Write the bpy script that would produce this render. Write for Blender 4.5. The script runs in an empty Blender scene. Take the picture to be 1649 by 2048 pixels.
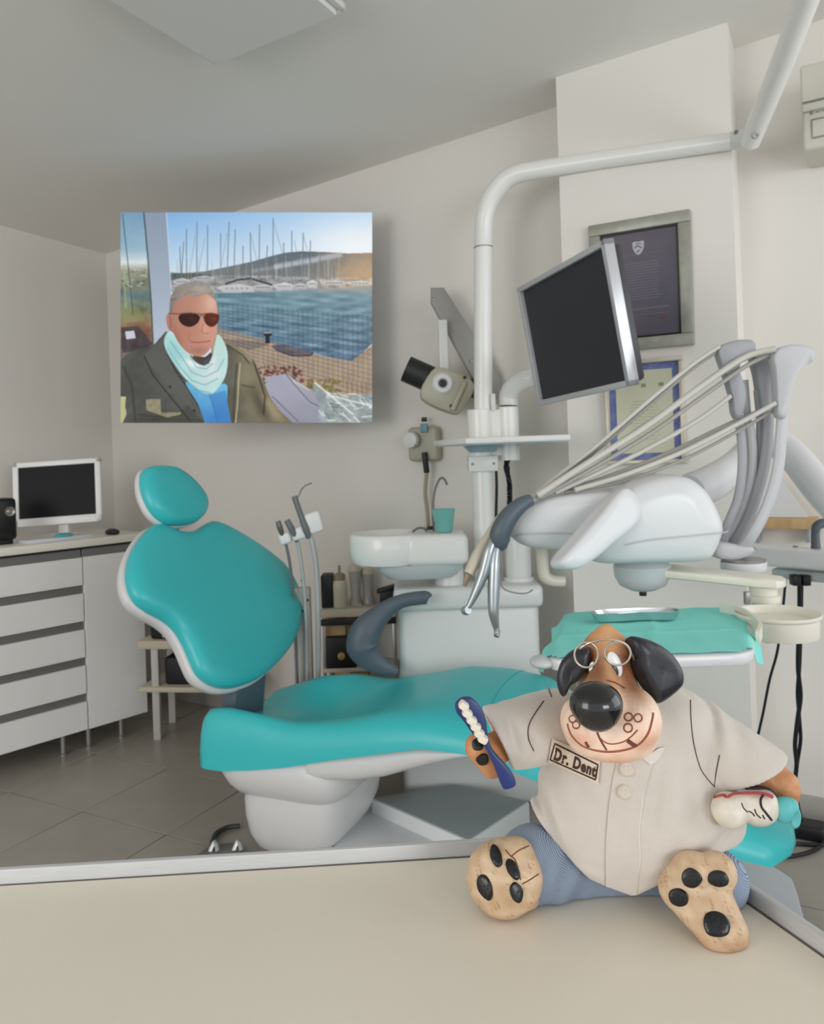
import bpy, bmesh, math, random
import numpy as np
from mathutils import Matrix, Vector

random.seed(4)
SC = bpy.context.scene
COL = SC.collection

# ------------------------------------------------------------------ camera
FPX, ROLL, ROW0, CAMH = 1565.0, math.radians(2.0), 905.0, 1.35
cam_d = bpy.data.cameras.new('camera')
cam = bpy.data.objects.new('camera', cam_d)
COL.objects.link(cam)
cam.location = (0, 0, CAMH)
cam.matrix_world = Matrix.Translation((0, 0, CAMH)) @ Matrix((
    (math.cos(ROLL), math.sin(ROLL), 0, 0),
    (0, 0, -1, 0),
    (-math.sin(ROLL), math.cos(ROLL), 0, 0),
    (0, 0, 0, 1)))
cam_d.sensor_fit = 'HORIZONTAL'
cam_d.sensor_width = 36.0
cam_d.lens = 36.0 * FPX / 1649.0
cam_d.shift_y = -(1024.0 - ROW0) / 1649.0
cam_d.clip_start = 0.02
cam_d.dof.use_dof = True
cam_d.dof.focus_distance = 0.56
cam_d.dof.aperture_fstop = 26.0
SC.camera = cam

# ------------------------------------------------------------------ world, lights, exposure
world = bpy.data.worlds.new('overcast_sky')
SC.world = world
world.use_nodes = True
bg = world.node_tree.nodes['Background']
bg.inputs[0].default_value = (0.955, 0.98, 1.0, 1)
bg.inputs[1].default_value = 0.95
SC.view_settings.view_transform = 'Standard'
SC.view_settings.look = 'None'
SC.view_settings.gamma = 1.0
SC.view_settings.use_curve_mapping = False
SC.view_settings.exposure = 0.0
SC.cycles.use_denoising = True
SC.cycles.max_bounces = 8
SC.cycles.diffuse_bounces = 5
SC.cycles.glossy_bounces = 4
SC.cycles.transparent_max_bounces = 8
SC.cycles.sample_clamp_indirect = 4.0

def area_light(name, loc, target, sx, sy, power, color):
    d = bpy.data.lights.new(name, 'AREA')
    d.shape = 'RECTANGLE'; d.size = sx; d.size_y = sy
    d.energy = power; d.color = color
    o = bpy.data.objects.new(name, d); COL.objects.link(o)
    o.location = loc
    v = (Vector(target) - Vector(loc)).normalized()
    o.rotation_euler = v.to_track_quat('-Z', 'Y').to_euler()
    return o
# daylight through the window wall on the right hand side of the room
area_light('window_daylight', (2.75, 0.6, 1.75), (0.0, 1.6, 1.2), 2.2, 1.7, 20.0, (0.95, 0.98, 1.0))
# added fill lamp far behind the viewer on the right, brightens the left wall
area_light('rear_right_fill', (3.6, -5.5, 2.0), (-1.6, 3.6, 1.2), 3.0, 1.8, 125.0, (0.97, 0.985, 1.0))
# added fill lamp behind the viewer on the left, lifts the dark left side
area_light('rear_left_fill', (-3.0, -1.4, 1.7), (-1.0, 3.0, 1.2), 2.0, 1.8, 48.0, (1.0, 0.985, 0.965))

# ------------------------------------------------------------------ photograph geometry: pixel -> point in the room
CR, SR = math.cos(ROLL), math.sin(ROLL)
def uv(px, py):
    x = (px - 824.5) / FPX; y = (ROW0 - py) / FPX
    return x * CR + y * SR, -x * SR + y * CR
def P(px, py, Y):
    u, v = uv(px, py)
    return Vector((u * Y, Y, CAMH + v * Y))
def PZ(px, py, z):
    u, v = uv(px, py); Y = (z - CAMH) / v
    return Vector((u * Y, Y, z))
def PPL(px, py, o, n):
    u, v = uv(px, py); d = Vector((u, 1, v)); c = Vector((0, 0, CAMH))
    t = (Vector(o) - c).dot(n) / d.dot(n)
    return c + d * t

# ------------------------------------------------------------------ materials
def lin(c):
    c = c / 255.0
    return c / 12.92 if c <= 0.04045 else ((c + 0.055) / 1.055) ** 2.4
def L3(rgb): return tuple(lin(c) for c in rgb)
MATS = {}
def mat(name, rgb, rough=0.5, metal=0.0, spec=0.5, var=0.0, vscale=8.0, bump=0.0, bscale=60.0, coat=0.0, trans=0.0, alpha=1.0, sheen=0.0, stretch=None, rgb2=None):
    """procedural principled material: noise colour variation plus fine noise relief"""
    if name in MATS: return MATS[name]
    m = bpy.data.materials.new(name); m.use_nodes = True
    nt = m.node_tree; b = nt.nodes['Principled BSDF']
    c = L3(rgb)
    b.inputs['Base Color'].default_value = (*c, 1)
    b.inputs['Roughness'].default_value = rough
    b.inputs['Metallic'].default_value = metal
    b.inputs['Specular IOR Level'].default_value = spec
    b.inputs['Coat Weight'].default_value = coat
    b.inputs['Transmission Weight'].default_value = trans
    b.inputs['Alpha'].default_value = alpha
    b.inputs['Sheen Weight'].default_value = sheen
    tc = nt.nodes.new('ShaderNodeTexCoord')
    co = tc.outputs['Object']
    if stretch:
        mp = nt.nodes.new('ShaderNodeMapping'); mp.inputs['Scale'].default_value = stretch
        nt.links.new(co, mp.inputs[0]); co = mp.outputs[0]
    if var > 0 or rgb2:
        n = nt.nodes.new('ShaderNodeTexNoise'); n.inputs['Scale'].default_value = vscale; n.inputs['Detail'].default_value = 4
        nt.links.new(co, n.inputs['Vector'])
        r = nt.nodes.new('ShaderNodeValToRGB')
        c2 = L3(rgb2) if rgb2 else tuple(x * (1 - var) for x in c)
        c1 = c if rgb2 else tuple(min(1, x * (1 + var)) for x in c)
        r.color_ramp.elements[0].position = 0.3; r.color_ramp.elements[1].position = 0.7
        r.color_ramp.elements[0].color = (*c2, 1); r.color_ramp.elements[1].color = (*c1, 1)
        nt.links.new(n.outputs['Fac'], r.inputs[0]); nt.links.new(r.outputs[0], b.inputs['Base Color'])
    if bump > 0:
        n2 = nt.nodes.new('ShaderNodeTexNoise'); n2.inputs['Scale'].default_value = bscale; n2.inputs['Detail'].default_value = 3
        nt.links.new(co, n2.inputs['Vector'])
        bp = nt.nodes.new('ShaderNodeBump'); bp.inputs['Strength'].default_value = bump; bp.inputs['Distance'].default_value = 0.002
        nt.links.new(n2.outputs['Fac'], bp.inputs['Height']); nt.links.new(bp.outputs[0], b.inputs['Normal'])
    MATS[name] = m
    return m
def vcmat(name, rough=0.6, spec=0.4, var=0.0, vscale=60, bump=0.0, bscale=300, attr='paint'):
    m = bpy.data.materials.new(name); m.use_nodes = True
    nt = m.node_tree; b = nt.nodes['Principled BSDF']
    a = nt.nodes.new('ShaderNodeAttribute'); a.attribute_name = attr
    out = a.outputs['Color']
    if var > 0:
        n = nt.nodes.new('ShaderNodeTexNoise'); n.inputs['Scale'].default_value = vscale; n.inputs['Detail'].default_value = 4
        tc = nt.nodes.new('ShaderNodeTexCoord'); nt.links.new(tc.outputs['Object'], n.inputs['Vector'])
        mr = nt.nodes.new('ShaderNodeMapRange'); mr.inputs['From Min'].default_value = .3; mr.inputs['From Max'].default_value = .7
        mr.inputs['To Min'].default_value = 1 - var; mr.inputs['To Max'].default_value = 1 + var * .4
        nt.links.new(n.outputs['Fac'], mr.inputs['Value'])
        mx = nt.nodes.new('ShaderNodeMix'); mx.data_type = 'RGBA'; mx.blend_type = 'MULTIPLY'; mx.inputs['Factor'].default_value = 1
        nt.links.new(out, mx.inputs['A']); nt.links.new(mr.outputs[0], mx.inputs['B']); out = mx.outputs['Result']
    nt.links.new(out, b.inputs['Base Color'])
    b.inputs['Roughness'].default_value = rough; b.inputs['Specular IOR Level'].default_value = spec
    if bump > 0:
        tc = nt.nodes.new('ShaderNodeTexCoord')
        n2 = nt.nodes.new('ShaderNodeTexNoise'); n2.inputs['Scale'].default_value = bscale; n2.inputs['Detail'].default_value = 3
        nt.links.new(tc.outputs['Object'], n2.inputs['Vector'])
        bp = nt.nodes.new('ShaderNodeBump'); bp.inputs['Strength'].default_value = bump; bp.inputs['Distance'].default_value = 0.001
        nt.links.new(n2.outputs['Fac'], bp.inputs['Height']); nt.links.new(bp.outputs[0], b.inputs['Normal'])
    return m

# ------------------------------------------------------------------ mesh helpers
def link_mesh(name, me, m=None, parent=None, smooth=True, angle=None):
    o = bpy.data.objects.new(name, me); COL.objects.link(o)
    if m is not None and len(me.materials) == 0: me.materials.append(m)
    if smooth:
        me.polygons.foreach_set('use_smooth', [True] * len(me.polygons))
        if angle is not None:
            me.set_sharp_from_angle(angle=math.radians(angle))
    if parent is not None:
        o.parent = parent
        o.matrix_parent_inverse = parent.matrix_world.inverted()
    return o
def obj(name, bm, m, parent=None, smooth=True, angle=38):
    bmesh.ops.recalc_face_normals(bm, faces=bm.faces)
    me = bpy.data.meshes.new(name); bm.to_mesh(me); bm.free()
    return link_mesh(name, me, m, parent, smooth, angle)
def tag(o, label=None, cat=None, group=None, kind=None):
    if label: o['label'] = label
    if cat: o['category'] = cat
    if group: o['group'] = group
    if kind: o['kind'] = kind
    return o
def thing(name, loc, label, cat, group=None):
    o = bpy.data.objects.new(name, None); COL.objects.link(o)
    o.empty_display_size = 0.05
    o.matrix_world = Matrix.Translation(Vector(loc))
    return tag(o, label, cat, group)
def copy_tree(o, offset=None, parent=None):
    c = o.copy(); COL.objects.link(c); c.parent = parent
    if parent is None and offset is not None:
        c.matrix_world = Matrix.Translation(Vector(offset)) @ o.matrix_world
    for ch in [x for x in bpy.data.objects if x.parent == o]:
        copy_tree(ch, None, c)
    return c
def new(): return bmesh.new()
def frame(o, ex, ey=None, ez=None):
    """4x4 matrix with the given origin and axes (third axis made orthogonal)"""
    ex = Vector(ex).normalized()
    if ez is not None:
        ez = Vector(ez).normalized(); ey = ez.cross(ex).normalized(); ez = ex.cross(ey).normalized()
    else:
        ey = Vector(ey); ey = (ey - ex * ey.dot(ex)).normalized(); ez = ex.cross(ey).normalized()
    M = Matrix.Identity(4)
    for i in range(3):
        M[i][0] = ex[i]; M[i][1] = ey[i]; M[i][2] = ez[i]; M[i][3] = o[i]
    return M
def box(bm, size, M=None, bevel=0.0, seg=2):
    t = bmesh.new()
    bmesh.ops.create_cube(t, size=1.0)
    for v in t.verts: v.co = Vector((v.co.x * size[0], v.co.y * size[1], v.co.z * size[2]))
    if bevel > 0:
        bmesh.ops.bevel(t, geom=list(t.edges), offset=min(bevel, min(size) * .49), segments=seg, profile=0.5, affect='EDGES')
    if M is not None:
        for v in t.verts: v.co = M @ v.co
    merge(bm, t)
    return bm
def merge(bm, t):
    me = bpy.data.meshes.new('tmp'); t.to_mesh(me); t.free(); bm.from_mesh(me); bpy.data.meshes.remove(me)
def bxm(c, size, M=None, bevel=0.0, seg=2):
    bm = new(); MM = Matrix.Translation(Vector(c))
    if M is not None: MM = MM @ M
    return box(bm, size, MM, bevel, seg)
def catmull(pts, n=6, closed=False):
    pts = [Vector(p) for p in pts]; out = []
    N = len(pts); rng = range(N) if closed else range(N - 1)
    for i in rng:
        if closed: p0, p1, p2, p3 = pts[(i - 1) % N], pts[i], pts[(i + 1) % N], pts[(i + 2) % N]
        else: p0, p1, p2, p3 = pts[max(i - 1, 0)], pts[i], pts[i + 1], pts[min(i + 2, N - 1)]
        for k in range(n):
            t = k / n
            out.append(0.5 * ((2 * p1) + (p2 - p0) * t + (2 * p0 - 5 * p1 + 4 * p2 - p3) * t * t + (3 * p1 - p0 - 3 * p2 + p3) * t ** 3))
    if not closed: out.append(pts[-1])
    return out
def interp_r(r, n):
    if not isinstance(r, (list, tuple)): return [r] * n
    xs = np.linspace(0, 1, len(r)); return list(np.interp(np.linspace(0, 1, n), xs, r))
def rings_mesh(bm, rings, cap=True, closed=True):
    vr = [[bm.verts.new(p) for p in ring] for ring in rings]
    n = len(vr[0])
    for a, b in zip(vr[:-1], vr[1:]):
        for i in range(n if closed else n - 1):
            j = (i + 1) % n
            try: bm.faces.new((a[i], a[j], b[j], b[i]))
            except ValueError: pass
    if cap and closed:
        bm.faces.new(list(reversed(vr[0]))); bm.faces.new(vr[-1])
    return vr
def tube(bm, pts, r, seg=12, smooth=6, cap=True, closed=False, flat=None):
    """tube along a path; r may be a list; flat=(axis vector, factor) squashes the section"""
    path = catmull(pts, smooth, closed) if smooth > 1 else [Vector(p) for p in pts]
    n = len(path); rs = interp_r(r, n)
    tan = []
    for i in range(n):
        if closed: t = path[(i + 1) % n] - path[(i - 1) % n]
        else: t = path[min(i + 1, n - 1)] - path[max(i - 1, 0)]
        tan.append(t.normalized())
    up = Vector((0, 0, 1)) if abs(tan[0].z) < 0.9 else Vector((1, 0, 0))
    nrm = (up - tan[0] * up.dot(tan[0])).normalized()
    rings = []
    for i in range(n):
        nrm = (nrm - tan[i] * nrm.dot(tan[i])).normalized()
        bn = tan[i].cross(nrm)
        ring = []
        for k in range(seg):
            a = 2 * math.pi * k / seg
            o = nrm * (math.cos(a) * rs[i]) + bn * (math.sin(a) * rs[i])
            if flat is not None:
                ax = Vector(flat[0]).normalized(); o -= ax * o.dot(ax) * (1 - flat[1])
            ring.append(path[i] + o)
        rings.append(ring)
    if closed: rings.append(rings[0])
    if closed:
        vr = [[bm.verts.new(p) for p in ring] for ring in rings[:-1]]
        m = len(vr)
        for i in range(m):
            a, b = vr[i], vr[(i + 1) % m]
            for k in range(seg):
                j = (k + 1) % seg; bm.faces.new((a[k], a[j], b[j], b[k]))
    else:
        rings_mesh(bm, rings, cap)
    return bm
def tb(pts, r, **k): return tube(new(), pts, r, **k)
def lathe(bm, prof, M=None, seg=32, sx=1.0, sy=1.0):
    rings = []
    for (r, z) in prof:
        ring = []
        for k in range(seg):
            a = 2 * math.pi * k / seg
            p = Vector((math.cos(a) * r * sx, math.sin(a) * r * sy, z))
            ring.append(M @ p if M is not None else p)
        rings.append(ring)
    rings_mesh(bm, rings, True); return bm
def axisM(o, z, x=None):
    z = Vector(z).normalized()
    if x is None: x = Vector((1, 0, 0)) if abs(z.x) < .9 else Vector((0, 1, 0))
    x = Vector(x); x = (x - z * x.dot(z)).normalized(); y = z.cross(x)
    M = Matrix.Identity(4)
    for i in range(3):
        M[i][0] = x[i]; M[i][1] = y[i]; M[i][2] = z[i]; M[i][3] = o[i]
    return M
def prism(bm, outline, z0, z1, M=None, bevel=0.0, seg=2):
    t = bmesh.new()
    a = [t.verts.new((p[0], p[1], z0)) for p in outline]; b = [t.verts.new((p[0], p[1], z1)) for p in outline]
    n = len(outline)
    t.faces.new(list(reversed(a))); t.faces.new(b)
    for i in range(n):
        j = (i + 1) % n; t.faces.new((a[i], a[j], b[j], b[i]))
    bmesh.ops.recalc_face_normals(t, faces=t.faces)
    if bevel > 0:
        es = [e for e in t.edges if len(e.link_faces) == 2 and (len(e.link_faces[0].verts) == n or len(e.link_faces[1].verts) == n)]
        bmesh.ops.bevel(t, geom=es, offset=bevel, segments=seg, profile=0.5, affect='EDGES')
    if M is not None:
        for v in t.verts: v.co = M @ v.co
    merge(bm, t); return bm
def pillow(bm, outline, prof, M=None, center=None, n=5):
    """outline (2-D control points) smoothed and stacked as scaled rings; prof = [(inset scale, z), ...]"""
    o2 = catmull([Vector((p[0], p[1], 0)) for p in outline], n, True) if n > 1 else [Vector((p[0], p[1], 0)) for p in outline]
    if center is None:
        center = sum(o2, Vector()) / len(o2)
    else: center = Vector((center[0], center[1], 0))
    rings = []
    for s, z in prof:
        ring = [center + (p - center) * s + Vector((0, 0, z)) for p in o2]
        rings.append([M @ p if M is not None else p for p in ring])
    rings_mesh(bm, rings, True); return bm
def ell(bm, c, r, M=None, u=20, v=14):
    t = bmesh.new(); bmesh.ops.create_uvsphere(t, u_segments=u, v_segments=v, radius=1.0)
    S = Matrix.Diagonal((r[0], r[1], r[2], 1))
    T = Matrix.Translation(Vector(c)) @ (M if M is not None else Matrix.Identity(4)) @ S
    for w in t.verts: w.co = T @ w.co
    merge(bm, t); return bm
def plane_uv(pixels, o, n, ex, ey):
    """pixels traced on a real plane -> 2-D coordinates in that plane"""
    out = []
    for p in pixels:
        w = PPL(p[0], p[1], o, n) - Vector(o); out.append((w.dot(ex), w.dot(ey)))
    return out
def text_mesh(name, s, size, M, m, parent, offset=0.0, extrude=0.0002, align='LEFT', shear=0.0):
    cu = bpy.data.curves.new(name, 'FONT'); cu.body = s; cu.size = size; cu.offset = offset; cu.extrude = extrude
    cu.align_x = align; cu.align_y = 'CENTER'; cu.shear = shear; cu.resolution_u = 3
    t = bpy.data.objects.new(name + '_tmp', cu); COL.objects.link(t)
    dg = bpy.context.evaluated_depsgraph_get()
    me = bpy.data.meshes.new_from_object(t.evaluated_get(dg)); bpy.data.objects.remove(t); bpy.data.curves.remove(cu)
    me.transform(M)
    me.materials.clear()
    return link_mesh(name, me, m, parent, smooth=False)

# ------------------------------------------------------------------ signed distance surfaces (organic shapes)
def surface_nets(F, lo, h):
    nx, ny, nz = F.shape
    S = F < 0
    cs = np.zeros((nx - 1, ny - 1, nz - 1), np.int8)
    for i in (0, 1):
        for j in (0, 1):
            for k in (0, 1):
                cs += S[i:nx - 1 + i, j:ny - 1 + j, k:nz - 1 + k]
    act = (cs > 0) & (cs < 8)
    idx = np.argwhere(act)
    num = -np.ones(act.shape, np.int64); num[act] = np.arange(len(idx))
    acc = np.zeros((len(idx), 3)); cnt = np.zeros(len(idx))
    corners = [(i, j, k) for i in (0, 1) for j in (0, 1) for k in (0, 1)]
    for a in corners:
        for ax in range(3):
            if a[ax] == 1: continue
            b = list(a); b[ax] = 1
            fa = F[idx[:, 0] + a[0], idx[:, 1] + a[1], idx[:, 2] + a[2]]
            fb = F[idx[:, 0] + b[0], idx[:, 1] + b[1], idx[:, 2] + b[2]]
            m = (fa < 0) != (fb < 0)
            t = np.where(m, fa / np.where(np.abs(fa - fb) < 1e-12, 1, fa - fb), 0)
            pt = np.array(a, float)[None, :].repeat(len(idx), 0); pt[:, ax] += t
            acc[m] += pt[m]; cnt[m] += 1
    V = (idx + acc / cnt[:, None]) * h + np.array(lo)[None, :]
    faces = []
    for ax in range(3):
        sl0 = [slice(None)] * 3; sl1 = [slice(None)] * 3
        sl0[ax] = slice(0, F.shape[ax] - 1); sl1[ax] = slice(1, F.shape[ax])
        A = S[tuple(sl0)]; B = S[tuple(sl1)]
        e = np.argwhere(A != B)
        b1, b2 = (ax + 1) % 3, (ax + 2) % 3
        ok = (e[:, b1] > 0) & (e[:, b2] > 0) & (e[:, b1] < F.shape[b1] - 1) & (e[:, b2] < F.shape[b2] - 1)
        e = e[ok]
        def cell(d1, d2):
            c = e.copy(); c[:, b1] += d1; c[:, b2] += d2
            return num[c[:, 0], c[:, 1], c[:, 2]]
        q = np.stack([cell(-1, -1), cell(0, -1), cell(0, 0), cell(-1, 0)], 1)
        flip = ~A[e[:, 0], e[:, 1], e[:, 2]]
        q[flip] = q[flip][:, ::-1]
        faces.append(q)
    return V, np.concatenate(faces)
def sdf_obj(name, fn, lo, hi, h, m, parent=None, paint=None):
    lo = np.array(lo, float); hi = np.array(hi, float)
    ax = [np.arange(lo[i], hi[i] + h, h) for i in range(3)]
    G = np.stack(np.meshgrid(*ax, indexing='ij'), -1).reshape(-1, 3)
    F = fn(G).reshape(len(ax[0]), len(ax[1]), len(ax[2]))
    V, Q = surface_nets(F, lo, h)
    # drop the faint stair pattern with two smoothing passes
    for _ in range(2):
        s = np.zeros_like(V); c = np.zeros(len(V))
        for i in range(4):
            a, b = Q[:, i], Q[:, (i + 1) % 4]
            np.add.at(s, a, V[b]); np.add.at(s, b, V[a]); np.add.at(c, a, 1); np.add.at(c, b, 1)
        V = V * .5 + .5 * s / np.maximum(c, 1)[:, None]
    me = bpy.data.meshes.new(name)
    me.vertices.add(len(V)); me.vertices.foreach_set('co', V.astype(np.float32).ravel())
    me.loops.add(len(Q) * 4); me.loops.foreach_set('vertex_index', Q.astype(np.int32).ravel())
    me.polygons.add(len(Q)); me.polygons.foreach_set('loop_start', np.arange(0, len(Q) * 4, 4, dtype=np.int32))
    me.update(calc_edges=True); me.validate()
    if paint is not None:
        c = np.concatenate([paint(V), np.ones((len(V), 1))], 1)
        at = me.color_attributes.new('paint', 'FLOAT_COLOR', 'POINT'); at.data.foreach_set('color', c.astype(np.float32).ravel())
    return link_mesh(name, me, m, parent)
def s_ell(p, c, r, R=None):
    q = p - np.array(c)
    if R is not None: q = q @ np.array(R)          # columns of R are the axes
    r = np.array(r); k0 = np.linalg.norm(q / r, axis=1); k1 = np.linalg.norm(q / (r * r), axis=1)
    return k0 * (k0 - 1) / np.maximum(k1, 1e-9)
def s_cap(p, a, b, ra, rb=None, sq=None):
    """round cone; sq=(axis, factor) flattens along an axis (factor > 1 thins)"""
    rb = ra if rb is None else rb
    a = np.array(a); b = np.array(b); ab = b - a; q = p - a
    t = np.clip((q @ ab) / (ab @ ab), 0, 1)
    d = q - t[:, None] * ab
    if sq is not None:
        ax = np.array(sq[0]); ax = ax / np.linalg.norm(ax)
        d = d + (d @ ax)[:, None] * ax * (sq[1] - 1)
    return np.linalg.norm(d, axis=1) - (ra + (rb - ra) * t)
def smin(a, b, k):
    h = np.clip(.5 + .5 * (b - a) / k, 0, 1); return b * (1 - h) + a * h - k * h * (1 - h)
def smax(a, b, k): return -smin(-a, -b, k)
def s_pl(p, o, n):
    n = np.array(n, float); n = n / np.linalg.norm(n); return (p - np.array(o)) @ n
def vnoise(p, sc, seed=0):
    """cheap smooth noise from summed sines"""
    r = np.random.RandomState(seed); out = np.zeros(len(p))
    for _ in range(7):
        k = r.normal(size=3) * sc; out += np.sin(p @ k + r.uniform(0, 6.28))
    return out / 7

# ================================================================== the room
M_wall = mat('wall_paint', (228, 224, 218), .85, spec=.2, var=.015, vscale=1.5, bump=.05, bscale=120)
M_ceil = mat('ceiling_paint', (236, 234, 229), .9, spec=.15, var=.015, vscale=1.2)
M_tile = mat('floor_tile_glaze', (158, 152, 143), .32, spec=.5, var=.07, vscale=5, bump=.02, bscale=30)
M_grout = mat('tile_grout', (100, 95, 88), .9)
M_skirt = mat('skirting_tile', (176, 172, 166), .5)
C0 = Vector((-1.79, 4.68)); BD = Vector((.855, -.518)).normalized(); LD = Vector((.43, .90)).normalized()
BN = Vector((BD.y, -BD.x))          # points into the room
LN = Vector((LD.y, -LD.x))
if BN.dot(Vector((0, 0)) - C0) < 0: BN = -BN
if LN.dot(Vector((0, 0)) - C0) < 0: LN = -LN
CG = Vector((LD.y, -LD.x)) * .0515
def ceil_z(x, y): return CAMH + 1.25 + CG.dot(Vector((x, y)) - C0)
def on_ceiling(px, py, drop=0.0):
    n = Vector((-CG.x, -CG.y, 1.0)); o = Vector((C0.x, C0.y, CAMH + 1.25 - drop))
    return PPL(px, py, o, n)
def wall(name, a, b, out, th=.1):
    bm = new(); vs = []
    for p in (a, b, b + out * th, a + out * th):
        vs.append((bm.verts.new((p.x, p.y, -.05)), bm.verts.new((p.x, p.y, ceil_z(p.x, p.y) + .01))))
    bm.faces.new([v[0] for v in vs]); bm.faces.new([v[1] for v in vs])
    for i in range(4):
        j = (i + 1) % 4; bm.faces.new((vs[i][0], vs[j][0], vs[j][1], vs[i][1]))
    o = obj(name, bm, M_wall, smooth=False); o['kind'] = 'structure'; return o
wall('wall_back', C0 - BD * .1, C0 + BD * 5.4, -BN)
wall('wall_left', C0, C0 - LD * 8.0, -LN)
pl = on_ceiling(1112, 155); pr = on_ceiling(1455, 45)
pa, pb = Vector((pl.x, pl.y)), Vector((pr.x, pr.y))
PILDIR = (pb - pa).normalized(); PILN = Vector((PILDIR.y, -PILDIR.x))
if PILN.dot(pa) > 0: PILN = -PILN
wall('wall_pillar', pa, pb, -PILN, .32)
# floor slab and its tiles
bm = new(); box(bm, (9.0, 9.5, .05), Matrix.Translation((-.9, 2.0, -.031)))
floor = tag(obj('floor', bm, M_grout, smooth=False), kind='structure')
E1 = Vector((.883, -.469)).normalized(); E2 = Vector((-E1.y, E1.x)); TS = .447; T0 = Vector((-1.33, 3.04))
bm = new(); box(bm, (TS - .004, TS - .004, .008), None, .0012, 1)
ang = math.atan2(E1.y, E1.x)
tile_me = None
for i in range(-8, 12):
    for j in range(-8, 6):
        c = T0 + E1 * (TS * (i + .5)) + E2 * (TS * (j + .5))
        if (c - C0).dot(BN) < -.2 or (c - C0).dot(LN) < -.2: continue
        if c.y < .9 or abs(c.x) > .62 * c.y + .75: continue
        if tile_me is None:
            o = obj('floor_tile', bm, M_tile, floor); tile_me = o.data
        else:
            o = bpy.data.objects.new('floor_tile', tile_me); COL.objects.link(o); o.parent = floor
        o.matrix_world = Matrix.Translation((c.x, c.y, -.004)) @ Matrix.Rotation(ang, 4, 'Z')
# ceiling slab following the slope of the wall tops
bm = new(); vs = []
for (x, y) in ((-5.6, -2.6), (3.4, -2.6), (3.4, 5.4), (-5.6, 5.4)):
    vs.append((bm.verts.new((x, y, ceil_z(x, y))), bm.verts.new((x, y, ceil_z(x, y) + .1))))
bm.faces.new([v[0] for v in vs]); bm.faces.new([v[1] for v in vs])
for i in range(4):
    j = (i + 1) % 4; bm.faces.new((vs[i][0], vs[j][0], vs[j][1], vs[i][1]))
tag(obj('ceiling', bm, M_ceil, smooth=False), kind='structure')
# skirting along the back wall right of the pillar and left of it
def skirting(name, s0, s1):
    a = C0 + BD * s0; b = C0 + BD * s1; m = (a + b) / 2 + BN * .006
    o = obj(name, bxm((m.x, m.y, .045), ((b - a).length, .012, .09), Matrix.Rotation(math.atan2(BD.y, BD.x), 4, 'Z'), .003), M_skirt)
    o['kind'] = 'structure'
skirting('baseboard_back', .02, 2.55); skirting('baseboard_right', 3.42, 5.3)

# ceiling light panel (switched off), only its far corner is in view
M_panel = mat('panel_diffuser', (214, 213, 208), .6)
M_pframe = mat('panel_frame', (226, 225, 221), .4)
c = on_ceiling(430, 118, .032); l = on_ceiling(214, 0, .032); r = on_ceiling(694, 8, .032)
ex = (r - c).normalized(); nrm = Vector((-CG.x, -CG.y, 1)).normalized(); ey = nrm.cross(ex)
if ey.dot(l - c) < 0: ey = -ey
W = (r - c).length; D = W * 1.0
lamp = thing('ceiling_panel_light', c + ex * W / 2 + ey * D / 2 + nrm * .03, 'square white ceiling light panel, switched off, hanging under the ceiling', 'light')
MM = frame(c + ex * W / 2 + ey * D / 2, ex, ey)
bm = new(); box(bm, (W - .03, D - .03, .012), MM @ Matrix.Translation((0, 0, .012))); obj('diffuser', bm, M_panel, lamp)
for sx, sy, lx, ly in ((0, -.5, W, .02), (0, .5, W, .02), (-.5, 0, .02, D), (.5, 0, .02, D)):
    bm = new(); box(bm, (lx, ly, .022), MM @ Matrix.Translation((sx * (W - .02), sy * (D - .02), .011)), .004); obj('frame_bar', bm, M_pframe, lamp)
bm = new(); box(bm, (W - .05, D - .05, .024), MM @ Matrix.Translation((0, 0, .026))); obj('mount', bm, M_pframe, lamp)

# ------------------------------------------------------------------ foreground desk with raised metal lip
M_desk = mat('desk_laminate', (231, 224, 209), .42, var=.02, vscale=6, bump=.015, bscale=150)
M_lip = mat('brushed_aluminium', (206, 207, 208), .4, metal=.25, var=.04, vscale=40, stretch=(1, 1, 20))
M_gap = mat('dark_joint', (110, 102, 96), .8)
DZ = 1.0
d0 = PZ(0, 1772, DZ); d1 = PZ(930, 1716, DZ); d2 = PZ(1490, 1805, DZ); d3 = PZ(1649, 1917, DZ)
def isect(a, b, c, d):
    a, b, c, d = [Vector((v.x, v.y)) for v in (a, b, c, d)]
    r = b - a; s = d - c; t = ((c - a).x * s.y - (c - a).y * s.x) / (r.x * s.y - r.y * s.x)
    q = a + r * t; return Vector((q.x, q.y, DZ))
dc = isect(d0, d1, d2, d3)
bdir = (d0 - dc).normalized(); rdir = (d3 - dc).normalized()
desk = thing('desk', (0.0, .4, 0), 'cream laminate desk top with raised aluminium lip in the foreground', 'desk')
far = dc + bdir * .95; near = dc + rdir * .62
out = [(dc.x, dc.y), (near.x, near.y), (far.x + rdir.x * .62, near.y - .03), (far.x, far.y)]
bm = new(); prism(bm, out, DZ - .028, DZ); obj('desk_top', bm, M_desk, desk, smooth=False)
def lip(a, b, n):
    L = (b - a).length; mid = (a + b) / 2; ex = (b - a).normalized()
    bm = new(); box(bm, (L, .006, .046), frame(mid + n * .004 + Vector((0, 0, -.0105)), ex, ez=(0, 0, 1)), .0012, 2)
    obj('edge_strip', bm, M_lip, desk)
    bm = new(); box(bm, (L, .0008, .0006), frame(mid + n * .0006 + Vector((0, 0, .0001)), ex, ez=(0, 0, 1))); obj('joint_line', bm, M_gap, desk)
nb = Vector((0, 0, 1)).cross(bdir); nb = nb if nb.y > 0 else -nb
nr = Vector((0, 0, 1)).cross(rdir); nr = nr if nr.x > 0 else -nr
lip(dc + nr * .006, far, nb); lip(dc + nb * .006, near, nr)
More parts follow.
